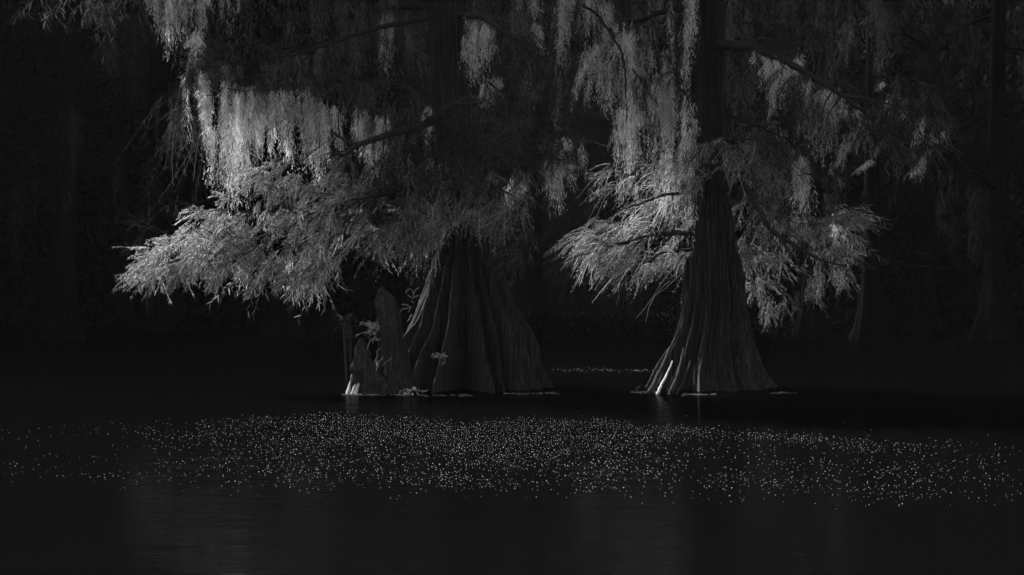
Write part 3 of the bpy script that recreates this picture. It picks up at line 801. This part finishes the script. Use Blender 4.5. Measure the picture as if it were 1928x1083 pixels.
fringe([(1420, 92), (1480, 115), (1525, 142), (1585, 178), (1650, 230)], 20, (50, 110), (10, 34), 'ragged fringe of moss strands all along the underside of the arching limb', GR, 29.75, dens=.55)
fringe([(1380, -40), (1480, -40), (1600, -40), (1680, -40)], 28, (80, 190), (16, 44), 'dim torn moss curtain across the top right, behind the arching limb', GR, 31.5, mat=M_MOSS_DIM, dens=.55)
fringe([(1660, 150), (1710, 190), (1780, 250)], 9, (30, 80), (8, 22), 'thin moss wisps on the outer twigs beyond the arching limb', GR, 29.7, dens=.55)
fringe([(1700, -40), (1820, -40)], 7, (90, 200), (16, 40), 'faint moss drapery in the dark upper right corner', GR, 33.0, mat=M_FARMOSS, dens=.6)  # near-black moss colour stands in for shade in this corner
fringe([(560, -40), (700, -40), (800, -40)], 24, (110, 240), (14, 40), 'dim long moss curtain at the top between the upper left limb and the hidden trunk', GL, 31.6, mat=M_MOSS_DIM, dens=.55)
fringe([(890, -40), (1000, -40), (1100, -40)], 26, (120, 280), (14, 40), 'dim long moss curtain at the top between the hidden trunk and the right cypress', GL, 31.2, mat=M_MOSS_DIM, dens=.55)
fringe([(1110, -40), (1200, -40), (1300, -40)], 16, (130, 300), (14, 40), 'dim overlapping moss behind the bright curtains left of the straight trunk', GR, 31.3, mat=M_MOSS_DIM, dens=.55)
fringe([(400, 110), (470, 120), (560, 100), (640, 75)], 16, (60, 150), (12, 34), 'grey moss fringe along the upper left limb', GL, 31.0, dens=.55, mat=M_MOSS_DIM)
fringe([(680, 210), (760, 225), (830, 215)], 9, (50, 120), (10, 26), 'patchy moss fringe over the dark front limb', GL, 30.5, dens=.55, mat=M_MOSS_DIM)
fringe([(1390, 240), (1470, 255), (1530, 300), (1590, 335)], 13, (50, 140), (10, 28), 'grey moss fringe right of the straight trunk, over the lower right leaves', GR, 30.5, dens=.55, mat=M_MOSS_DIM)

# ------------------------------------------------------------------ knees, stumps and small plants at the left base
def rough_tube(pts, radii, m=70, sides=40, seed=1, amp=.12, cap=True):
    r_ = np.random.default_rng(seed)
    C = smooth_path(pts, m)
    rad = np.interp(np.linspace(0, 1, m), np.linspace(0, 1, len(radii)), radii)
    a = np.linspace(0, 2 * np.pi, sides, endpoint=False)
    mod = np.zeros((m, sides))
    h = np.linspace(0, 1, m)[:, None]
    for f in (3, 5, 9, 14):
        mod += amp / f ** .6 * np.sin(f * a[None] + r_.uniform(0, 6.28) + 2 * np.sin(h * r_.uniform(2, 6) + r_.uniform(0, 6)))
    lump = r_.normal(size=(m // 5 + 3, sides // 4))
    lump = np.repeat(np.repeat(lump, 6, 0)[:m], 4, 1)[:, :sides]
    for _ in range(4):
        lump = (lump + np.roll(lump, 1, 1) + np.roll(lump, -1, 1) + np.roll(lump, 1, 0) + np.roll(lump, -1, 0)) / 5
    mod += lump * amp * .5
    mod += r_.normal(0, .02, (m, sides))
    rr = rad[:, None] * (1 + mod)
    V = np.stack([C[:, 0:1] + rr * np.cos(a), C[:, 1:2] + rr * np.sin(a), np.broadcast_to(C[:, 2:3], rr.shape)], -1).reshape(-1, 3)
    V = np.concatenate([V, C[-1:] + [[0, 0, rad[-1] * .3]]])
    i, j = np.meshgrid(np.arange(m - 1), np.arange(sides), indexing='ij')
    q = np.stack([i * sides + j, i * sides + (j + 1) % sides, (i + 1) * sides + (j + 1) % sides, (i + 1) * sides + j], -1).reshape(-1, 4)
    mb = MB().add(V, q)
    jj = np.arange(sides)
    mb.F.setdefault(3, []).append(np.stack([(m - 1) * sides + jj, (m - 1) * sides + (jj + 1) % sides, np.full(sides, m * sides)], -1))
    return mb


YK = 29.3
def K(x, y, Y=YK): return at(x, y, Y)
kn = rough_tube([K(746, 748), K(740, 690), K(736, 640), K(730, 600), K(727, 572), K(724, 557), K(720, 548), K(720, 540)], [.30, .22, .18, .165, .145, .11, .055, .02], seed=2, amp=.2)
tag(kn.build('cypress_knee', M_BARK, None, True), 'tall tapering cypress knee with a knobbed tip, left of the fluted base', 'cypress knee', 'cypress knees at the left base')
kn = rough_tube([K(690, 748, 29.1), K(686, 700, 29.1), K(681, 660, 29.1), K(679, 638, 29.1)], [.28, .18, .095, .03], seed=5, amp=.26)
tag(kn.build('cypress_knee', M_BARK, None, True), 'low pointed cypress knee at the far left with a bright left edge', 'cypress knee', 'cypress knees at the left base')
kn = rough_tube([K(712, 750, 29.15), K(706, 720, 29.15), K(701, 695, 29.15), K(698, 686, 29.15)], [.26, .18, .09, .03], seed=9, amp=.2)
tag(kn.build('cypress_knee', M_BARK, None, True), 'lowest stubby cypress knee, below the looped vine', 'cypress knee', 'cypress knees at the left base')
# pale roots running into the water under the left knee
for pts, lab in (([(668, 690, 29.05), (660, 725, 29.0), (652, 748, 28.95)], 'outermost pale root entering the water under the low pointed knee'),
                 ([(672, 705, 29.0), (668, 728, 28.95), (661, 748, 28.9)], 'middle pale root entering the water under the low pointed knee'),
                 ([(676, 722, 28.95), (672, 735, 28.92), (667, 748, 28.88)], 'shortest pale root entering the water under the low pointed knee')):
    V, q, _ = tube(path3(pts), .018, .03, 18, 9, .006)
    tag(MB().add(V, q).build('root', M_ROOT, None, True), lab, 'root', 'pale roots at the left knee')
V, q, _ = tube(path3([(716, 640, 29.15), (703, 637, 29.1), (694, 645, 29.1), (692, 660, 29.1), (695, 680, 29.1), (698, 686, 29.1), (707, 678, 29.1), (710, 662, 29.1), (716, 655, 29.15)]), .0075, .006, 50, 7, .008)
tag(MB().add(V, q).build('vine', M_PALE, None, True), 'pale vine looped in an oval between the two knees', 'vine')
V, q, _ = tube(path3([(721, 672, 29.0), (713, 684, 29.0), (708, 698, 28.95)]), .010, .008, 16, 6, .004)
tag(MB().add(V, q).build('dead_twig', M_PALE, None, True), 'short pale twig leaning steeply on the foot of the tall knee', 'twig', 'bleached twigs near the left base')
V, q, _ = tube(path3([(738, 674, 28.95), (728, 681, 28.95), (719, 688, 28.95)]), .006, .005, 12, 6, .003)
tag(MB().add(V, q).build('dead_twig', M_PALE, None, True), 'thin straight pale twig slanting across the foot of the tall knee', 'twig', 'bleached twigs near the left base')
# crooked pale vine twigs between knee and trunk
mb = MB()
for pts in ([(765, 552, 29.4), (766, 547, 29.4), (772, 544, 29.4), (778, 550, 29.4), (779, 558, 29.4)], [(768, 556, 29.4), (776, 561, 29.4), (789, 556, 29.4)], [(779, 552, 29.4), (784, 544, 29.4), (790, 541, 29.4)], [(774, 567, 29.4), (780, 571, 29.4)],
            [(756, 573, 29.4), (766, 574, 29.4), (774, 578, 29.4)], [(750, 605, 29.4), (752, 592, 29.4), (757, 583, 29.4), (770, 581, 29.4)], [(773, 579, 29.4), (770, 588, 29.4)], [(775, 592, 29.4), (767, 607, 29.4)]):
    V, q, _ = tube(path3(pts), .005, .0035, 14, 6, .006); mb.add(V, q)
tag(mb.build('vine', M_PALE, None, True), 'crooked pale vine twigs in the gap between the tall knee and the fluted trunk', 'vine')


def fern(x, y, Y, w, h, n, label, cat='fern', group=None, name='fern', mat=None, stem=False):
    p = np.stack([rng.normal(x, w, n), rng.normal(y, h, n)], -1)
    P = at(p[:, 0], p[:, 1], Y + rng.normal(0, .06, n))
    D = rng.normal(0, 1, (n, 3)) + np.array([-.2, -.2, .5])
    o = sprays(P, D, rng.uniform(.06, .14, n), .3, nb=8, bl=(.02, .05), bw=.009).build(name, mat or M_FERN)
    if stem:
        for k in range(2):
            c = P[k]
            MB().add(*tube([(c[0] + .05, c[1], -.05), (c[0] + .02, c[1], c[2] * .5), tuple(c)], .007, .004, 12, 5, .004)[:2]).build('stem', M_TWIG, o, True)
    return tag(o, label, cat, group)


GF = 'small ferns around the left cypress base'
fern(700, 618, 29.2, 8, 6, 34, 'pale fern tuft on the left flank of the tall knee', group=GF)
fern(654, 601, 31.5, 9, 4, 9, 'faint leafy tuft on thin stems left of the low knee, the upper of two', group=GF, mat=M_LEAF_DARK, stem=True)
fern(652, 618, 31.5, 10, 5, 8, 'faint sparse leafy tuft on thin stems left of the tall knee, the lower of two', group=GF, mat=M_LEAF_DARK, stem=True)
fern(829, 673, 28.75, 5, 3, 13, 'little fern tuft growing on the front of the fluted trunk', group=GF)
fern(770, 740, 28.8, 14, 4, 20, 'tuft of pale dry sprigs at the waterline, left part of the fluted base', 'sprigs', name='dry_sprigs', mat=M_LEAF)

# ------------------------------------------------------------------ floating bits at the waterline
def floaters(x0, x1, y, n, label, group, name='floating_litter', mat=M_PALE):
    px = np.sort(rng.uniform(x0, x1, n)); py = y + rng.normal(0, .8, n)
    P = on_water(px, py); P[:, 2] = .003
    D = np.stack([np.ones(n), rng.normal(0, .5, n), rng.normal(0, .05, n)], -1)
    mb = MB()
    for p, d in zip(P, unit(D)):
        l = rng.uniform(.03, .13)
        V, q, _ = tube([p - d * l / 2, p + rng.normal(0, .004, 3), p + d * l / 2], .0035, .0025, 6, 5); mb.add(V, q)
    return tag(mb.build(name, mat, None, True), label, 'floating litter', group, 'stuff')


GW = 'pale floating twigs along the waterline'
floaters(645, 722, 743.5, 34, 'pale floating twig line in front of the cypress knees', GW)
floaters(744, 775, 744, 14, 'pale floating twig line in front of the dry sprigs', GW)
floaters(790, 905, 745, 12, 'sparse floating twig line under the middle of the fluted base', GW)
floaters(950, 1056, 741, 26, 'floating twig line at the right foot of the fluted base', GW)
floaters(1190, 1240, 739, 18, 'floating twig line at the left foot of the smooth flared base', GW)
floaters(1286, 1345, 743, 16, 'floating twig line in front of the smooth flared base', GW)
floaters(1450, 1502, 740, 16, 'floating twig line at the right foot of the smooth flared base', GW)
floaters(375, 505, 666, 16, 'faint floating twig line far out left, before the dim flared tree', GW, mat=M_TWIG)
floaters(465, 640, 637.5, 14, 'faint floating twig line at the foot of the two dim trees on the left', GW, mat=M_TWIG)
floaters(172, 186, 860, 3, 'lone floating twig among pale leaves in the left foreground', GW, mat=M_TWIG)
# roots of the right tree reaching into the water
for pts, r0, r1, lab in (([(1262, 655, 29.9), (1243, 700, 29.4), (1226, 735, 29.1), (1220, 746, 29.05)], .02, .05, 'outer left buttress root with streaked bark'),
                    ([(1266, 680, 29.5), (1254, 708, 29.25), (1243, 730, 29.05), (1236, 746, 28.95)], .010, .024, 'bright smooth root beside the outer left buttress'),
                    ([(1288, 655, 29.5), (1278, 700, 29.2), (1266, 730, 29.0), (1260, 746, 28.95)], .016, .04, 'third buttress root from the left'),
                    ([(1300, 680, 29.3), (1288, 715, 29.1), (1276, 738, 28.95), (1273, 747, 28.92)], .012, .025, 'slim fourth buttress root')):
    V, q, _ = tube(path3(pts), r0, r1, 30, 10, .005)
    r = MB().add(V, q).build('root', M_BARK if r1 != .024 else M_ROOT, tree_r, True); r['label'] = lab
V, q, _ = tube(path3([(1210, 742, 29.0), (1199, 736, 29.0), (1200, 730, 29.0), (1206, 728, 29.0)]), .005, .004, 16, 5, .002)
tag(MB().add(V, q).build('dead_twig', M_PALE, None, True), 'tiny curled twig standing in the water left of the smooth flared base', 'twig', 'bleached twigs near the left base')

# ------------------------------------------------------------------ floating pale leaves
def curve(x, pts):
    xs, ys = zip(*pts); return np.interp(x, xs, ys)


N = 60000
px = rng.uniform(4, 1924, N); py = rng.uniform(775, 985, N)
top = curve(px, [(0, 810), (200, 798), (420, 790), (600, 781), (760, 785), (870, 796), (1000, 790), (1150, 795), (1300, 806), (1500, 818), (1700, 832), (1928, 842)])
bot = curve(px, [(0, 905), (200, 936), (600, 938), (1000, 944), (1300, 952), (1500, 968), (1650, 962), (1928, 958)])
top = top + rng.normal(0, 4, N) + 4 * np.sin(px / 37) * np.sin(px / 91 + 1)
d = py - top
den = np.zeros(N)
core = np.exp(-((px - 860) / 270) ** 2)
den += np.where(d > 0, core * (3.0 * np.exp(-(d / 42) ** 2) + .30 * np.clip(1 - d / 160, 0, 1)), 0)
wide = np.exp(-((px - 820) / 420) ** 2)
den += np.where((d > 5) & (py < bot), .10 * wide * np.clip(1.25 - d / 150, .15, 1), 0)
den += np.where((d > 0) & (d < 16) & (px > 1000), .42 * np.exp(-((px - 1250) / 420) ** 2) + .08, 0)
den += np.where((d > 0) & (d < 30) & (px < 700), .16 * np.exp(-((px - 620) / 330) ** 2) + .012, 0)
band2 = curve(px, [(0, 888), (300, 890), (900, 890), (1250, 880), (1500, 905), (1928, 905)])
hw = curve(px, [(0, 22), (200, 40), (900, 45), (1300, 45), (1500, 50), (1928, 48)])
den += np.exp(-((py - band2) / hw) ** 2) * curve(px, [(0, .05), (200, .055), (500, .07), (1000, .06), (1300, .085), (1600, .11), (1928, .10)]) * (py < bot)
# drifts
dr = np.sin(px / 61 + np.sin(py / 17) * 1.4) * np.sin(py / 12.5 + px / 190) * .5 + .5
dr2 = np.sin(px / 23 + py / 9.0) * np.sin(py / 7.1 - px / 57) * .5 + .5
den *= .2 + 1.3 * dr * (.35 + .9 * dr2)
den *= np.where(py > bot, .05, np.clip((bot - py) / 38, .25, 1))
keep = rng.random(N) < den * 1.35
kx, ky = px[keep], py[keep]
grid, sel = {}, []
for q in range(len(kx)):                                   # the leaves keep a little apart
    c_ = (int(kx[q] / 5), int(ky[q] / 4))
    if any((kx[q] - kx[r]) ** 2 + 1.5 * (ky[q] - ky[r]) ** 2 < 10 for a_ in (-1, 0, 1) for b_ in (-1, 0, 1) for r in grid.get((c_[0] + a_, c_[1] + b_), ())): continue
    grid.setdefault(c_, []).append(q); sel.append(q)
lx, ly = kx[sel], ky[sel]
P = on_water(lx, ly)
order = np.argsort(P[:, 1])
P = P[order]


def leaf_shape():
    a = np.linspace(0, 2 * np.pi, 9)[:-1]
    ring = np.stack([np.cos(a) * .0125, np.sin(a) * .0095, .0035 + .0075 * np.abs(np.cos(a)) ** 2 * (np.cos(a) > -.5)], -1)
    V = np.concatenate([ring, [[0, 0, .005]], ring * np.array([.55, .55, 0]) + [[0, 0, .0005]]])
    F3 = [[i, (i + 1) % 8, 8] for i in range(8)]
    F4 = [[(i + 1) % 8, i, 9 + i, 9 + (i + 1) % 8] for i in range(8)]
    return V, F3, F4


LV, LF3, LF4 = leaf_shape()
mb0 = MB(); mb0.add(LV, LF3); mb0.F[4] = [np.array(LF4)]
leaf0 = mb0.build('floating_leaf', M_PAD, None, True)
tag(leaf0, 'tiny pale cupped leaf floating on the dark water nearest the camera', 'floating leaf', 'pale leaves floating in the foreground')
print('floating leaves', len(P))
for k, p in enumerate(P[:300]):
    o = leaf0 if k == 0 else leaf0.copy()
    if k: COL.objects.link(o)
    s = rng.uniform(.2, .55)
    o.location = (p[0], p[1], .001)
    o.scale = (s, s, s)
    o.rotation_euler = (0, 0, rng.uniform(0, 6.28))
mb = MB()
for p in P[300:]:
    a = rng.uniform(0, 6.28); s = rng.uniform(.2, .56)
    c, s_ = math.cos(a), math.sin(a)
    Rm = np.array([[c, -s_, 0], [s_, c, 0], [0, 0, 1]])
    V = (LV * s) @ Rm.T + np.array([p[0], p[1], .001])
    mb.V.append(V.astype(np.float32))
    mb.F.setdefault(3, []).append(np.array(LF3) + mb.n); mb.F.setdefault(4, []).append(np.array(LF4) + mb.n); mb.n += len(V)
tag(mb.build('floating_leaves', M_PAD, None, True), 'scattered drift of tiny pale leaves across the mid water', 'floating leaves', None, 'stuff')
# small far patch between the trees
mb = MB()
for _ in range(95):
    x = rng.uniform(1040, 1240); p = on_water(x, 697 + rng.normal(0, 1.6) + (x - 1140) * .004); s = rng.uniform(.45, .8)
    mb.V.append((LV * s + p).astype(np.float32)); mb.F.setdefault(3, []).append(np.array(LF3) + mb.n); mb.F.setdefault(4, []).append(np.array(LF4) + mb.n); mb.n += len(LV)
tag(mb.build('floating_leaves', M_PAD, None, True), 'thin line of pale leaves on the water between the two big trees', 'floating leaves', None, 'stuff')

# ------------------------------------------------------------------ background
def bg_tree(px, py, rb, rt, h, label, lean=0.0, mossy=10, leaves=60, seed=0, x_rad=3.0, zc=4.0):
    b = on_water(np.array(px * 1.0), np.array(py * 1.0))
    root = empty('background_cypress', (b[0], b[1], 0), label, 'tree', 'dim trees standing in the dark behind')
    r_ = np.random.default_rng(seed)
    m, sides = 60, 48
    z = np.linspace(-.2, h, m)
    R = rt + (rb - rt) * np.exp(-np.clip(z, 0, None) / .75)
    R *= np.clip(1 - (z / h) ** 2 * .8, .1, 1)
    a = np.linspace(0, 2 * np.pi, sides, endpoint=False)
    rr = R[:, None] * (1 + .22 * np.exp(-z[:, None] / 1.2) * np.sin(7 * a[None] + seed + .2 * z[:, None]) + .05 * np.sin(15 * a[None] + z[:, None]) + r_.normal(0, .02, (m, sides)))
    cx = b[0] + lean * z
    V = np.stack([cx[:, None] + rr * np.cos(a), b[1] + rr * np.sin(a), np.broadcast_to(z[:, None], rr.shape)], -1).reshape(-1, 3)
    i, j = np.meshgrid(np.arange(m - 1), np.arange(sides), indexing='ij')
    q = np.stack([i * sides + j, i * sides + (j + 1) % sides, (i + 1) * sides + (j + 1) % sides, (i + 1) * sides + j], -1).reshape(-1, 4)
    mesh_obj('trunk', V, q, M_FARBARK, root, True)
    wd, lf, ms = MB(), MB(), MB()
    nl = max(8, leaves // 5)
    for _ in range(nl):
        zz = r_.uniform(zc, h * .97); ang = r_.uniform(0, 6.28); r = x_rad * r_.uniform(.4, 1) * (1 - .5 * zz / h)
        s = np.array([b[0] + lean * zz, b[1], zz]); e = s + np.array([math.cos(ang) * r, math.sin(ang) * r, r_.uniform(-1.0, .5)])
        V, q, C = tube([s, (s + e) / 2 + np.array([0, 0, .25]), e], .05, .012, 14, 6, .02); wd.add(V, q)
        n = 24
        ii = r_.integers(4, 14, n)
        P = C[ii] + r_.normal(0, .28, (n, 3))
        lf = join(lf, sprays(P, r_.normal(0, 1, (n, 3)) + np.array([0, 0, -.6]), r_.uniform(.35, .7, n), .3, nb=16, bl=(.05, .11), bw=.014, tw=.009))
        for _k in range(max(1, mossy // 8)):
            p = C[r_.integers(4, 14)]
            L = r_.uniform(.6, 1.8)
            mm = 46
            P = p + np.stack([r_.normal(0, .07, mm), r_.normal(0, .07, mm), -r_.random(mm) * L], -1)
            V, F = ribbons(P, np.stack([r_.normal(0, .3, mm), r_.normal(0, .3, mm), -np.ones(mm)], -1), r_.normal(0, .1, (mm, 3)), r_.uniform(.15, .35, mm), .018, 2); ms.add(V, F)
    c = wd.build('crown', M_FARBARK, root, True)
    lf.build('leaves', M_FARLEAF, c)
    if mossy: ms.build('hanging_moss', M_FARMOSS, c)  # moss strands on the dim trees
    return root


bg_tree(530, 638, .55, .22, 14, 'dim flared tree standing left of the knees, behind the left bough', .0, 12, 70, 1)
bg_tree(612, 636, .35, .14, 13, 'dim slimmer tree just right of the dim flared tree on the left', .02, 8, 50, 2)
bg_tree(745, 600, .4, .2, 15, 'dim tree straight behind the tall knee', .0, 10, 60, 3)
bg_tree(120, 640, .5, .22, 14, 'dim tree in the dark at the far left, with forked branches', .03, 16, 90, 4, 3.6, 3.4)
bg_tree(300, 625, .4, .18, 13, 'dim tree between the far left tree and the left bough tip', -.01, 14, 80, 5, 3.4, 3.2)
bg_tree(1640, 640, .42, .17, 14, 'dark straight trunk right of the lower right leaves, by the small pale board', .0, 14, 80, 6, 3.4, 3.6)
bg_tree(1530, 632, .45, .2, 14, 'dim trunk seen under the lower right leaves', .0, 16, 120, 7, 3.0, 2.6)
bg_tree(1745, 628, .45, .2, 15, 'dim tree midway between the pale board and the right edge', -.02, 18, 100, 8, 3.6, 3.0)
bg_tree(1870, 640, .5, .2, 14, 'dim mossy tree nearest the right edge of the frame', .01, 20, 110, 9, 3.4, 2.8)
bg_tree(1010, 590, .35, .16, 14, 'dim far tree in the gap right of the fluted base', .0, 8, 60, 10, 3.2, 4.5)
bg_tree(1450, 600, .4, .18, 14, 'dim far tree behind the lower right limb', .0, 16, 110, 12, 3.2, 2.4)

# small pale board fixed by the dark trunk
pA = [at(1603, 478.5, 44.0), at(1627, 478.5, 44.0), at(1626.5, 480.5, 44.0), at(1606, 486, 44.0)]
V = np.array(list(pA) + [p + np.array([.05, .35, .02]) for p in pA])
M_BOARD = bark_mat('weathered_board', .05, .075, 3, .1)
mbd = MB().add(V, np.array([[0, 1, 2, 3], [7, 6, 5, 4], [0, 4, 5, 1], [1, 5, 6, 2], [2, 6, 7, 3], [3, 7, 4, 0]]))
tag(mbd.build('board', M_BOARD), 'small pale wedge shaped board between the lower right leaves and the dark straight trunk', 'board')

# fallen branch lying low across the water behind, right
V, q, C = tube(path3([(1625, 425, 43.5), (1650, 480, 43.3), (1690, 493, 43.2), (1740, 503, 43.1), (1800, 505, 43)]), .03, .008, 40, 6, .02)
tag(MB().add(V, q).build('fallen_branch', M_FARMOSS, None, True), 'thin grey branch sagging rightwards from the dark straight trunk', 'branch')

# floating plant mat far out
n = 2600
y_ = rng.uniform(46, 64, n); x_ = rng.uniform(-6, 9, n)
V, F = ribbons(np.stack([x_, y_, np.full(n, .0)], -1), np.stack([rng.normal(0, .7, n), rng.normal(0, .7, n), np.ones(n) * .3], -1), rng.normal(0, .2, (n, 3)), rng.uniform(.03, .09, n), .04, 2)
tag(mesh_obj('floating_plants', V, F, M_FARMOSS), 'low mat of floating plants far out between the two big trees', 'water plants', None, 'stuff')


# far woods: a deep wall of trees round the bay
def far_woods():
    line = np.array([(-48, 26), (-52, 60), (-46, 92), (-15, 104), (15, 104), (46, 92), (52, 60), (48, 26)], float)
    seg = np.diff(line, axis=0); ln = np.linalg.norm(seg, axis=1); cum = np.concatenate([[0], np.cumsum(ln)])
    n = 150000
    s = rng.uniform(0, cum[-1], n)
    i = np.clip(np.searchsorted(cum, s) - 1, 0, len(seg) - 1)
    f = ((s - cum[i]) / ln[i])[:, None]
    p = line[i] + seg[i] * f
    nr = np.stack([seg[i][:, 1], -seg[i][:, 0]], -1) / ln[i][:, None]
    depth = -rng.uniform(0, 16, n)
    p = p + nr * depth[:, None]
    hmax = 23 + 4 * np.sin(s / 5.1) + 3 * np.sin(s / 2.3 + 1)
    z = hmax * rng.random(n) ** .9
    P = np.stack([p[:, 0], p[:, 1], z], -1)
    D = rng.normal(0, 1, (n, 3)) + np.array([0, 0, -.7])
    V, F = ribbons(P, D, rng.normal(0, .2, (n, 3)), rng.uniform(.5, 1.3, n), rng.uniform(.3, .6, n), 2)
    mb = MB().add(V, F)
    for (xa, xb, ya, yb, zt, n) in ((-36, -14, 41, 72, 14, 130000), (-14, -3.4, 49, 66, 12, 60000), (5.0, 28, 48, 68, 12, 90000)):   # near shoulders of the woods, added to shade the background trees
        x = rng.uniform(xa, xb, n); y = rng.uniform(ya, yb, n)
        P = np.stack([x, y, zt * (.75 + .25 * np.sin(x * 1.1 + y * .3)) * rng.random(n) ** .85], -1)
        V, F = ribbons(P, rng.normal(0, 1, (n, 3)) + np.array([0, 0, -.9]), rng.normal(0, .2, (n, 3)), rng.uniform(.2, .45, n), rng.uniform(.05, .12, n), 2)
        mb.add(V, F)
    for k in range(90):
        s0 = rng.uniform(0, cum[-1]); j = min(int(np.searchsorted(cum, s0)) - 1, len(seg) - 1); j = max(j, 0)
        b = line[j] + seg[j] * (s0 - cum[j]) / ln[j] - np.array([seg[j][1], -seg[j][0]]) / ln[j] * rng.uniform(-1, 6)
        V, q, _ = tube([(b[0], b[1], -.2), (b[0] + rng.normal(0, .3), b[1], 8), (b[0] + rng.normal(0, .6), b[1], 17)], rng.uniform(.25, .5), .1, 12, 7, .05)
        mb.add(V, q)
    tag(mb.build('far_woods', M_FARLEAF), 'black wall of far swamp woods round the bay', 'woods', None, 'stuff')


far_woods()

# unseen bank added behind the woods to close off the sky
xs = np.array([(-64, 10), (-70, 60), (-62, 108), (-18, 124), (18, 124), (62, 108), (70, 60), (64, 10)], float)
C2 = smooth_path(np.c_[xs, np.zeros(len(xs))], 90)[:, :2]
out2 = unit(C2 - np.array([0, 50.0]))
rows = []
for d, h in ((0, -.2), (3, 6), (7, 22), (12, 31), (22, 36), (60, 38)):
    hh = h * (1 + .07 * np.sin(np.arange(90) * .7) + .05 * np.sin(np.arange(90) * 1.9)) if h > 0 else np.full(90, h)
    rows.append(np.c_[C2 + out2 * d, hh])
V = np.concatenate(rows)
i, j = np.meshgrid(np.arange(5), np.arange(89), indexing='ij')
tag(mesh_obj('sky_block_bank', V, np.stack([i * 90 + j, i * 90 + j + 1, (i + 1) * 90 + j + 1, (i + 1) * 90 + j], -1).reshape(-1, 4), M_FARLEAF, None, True), 'unseen dark bank added to close off the sky behind the swamp', kind='structure')



# thin air volume added to lift the dark tones
hz = MB()
x0, x1, y0, y1, z0, z1 = -300, 300, -55, 300, -1.0, 60
Vh = np.array([[x, y, z] for z in (z0, z1) for y in (y0, y1) for x in (x0, x1)], float)
hz.add(Vh, np.array([[0, 2, 3, 1], [4, 5, 7, 6], [0, 1, 5, 4], [2, 6, 7, 3], [0, 4, 6, 2], [1, 3, 7, 5]]))
mh, nth_, outh = mat_new('thin_lift_haze')
pv = nth_.nodes.new('ShaderNodeVolumePrincipled')
pv.inputs['Color'].default_value = (.9, .9, .9, 1)
pv.inputs['Density'].default_value = 0.00006
nth_.links.new(pv.outputs[0], outh.inputs['Volume'])
tag(hz.build('lift_haze', mh), 'thin even air added over the water to lift the dark tones', None, None, 'stuff')
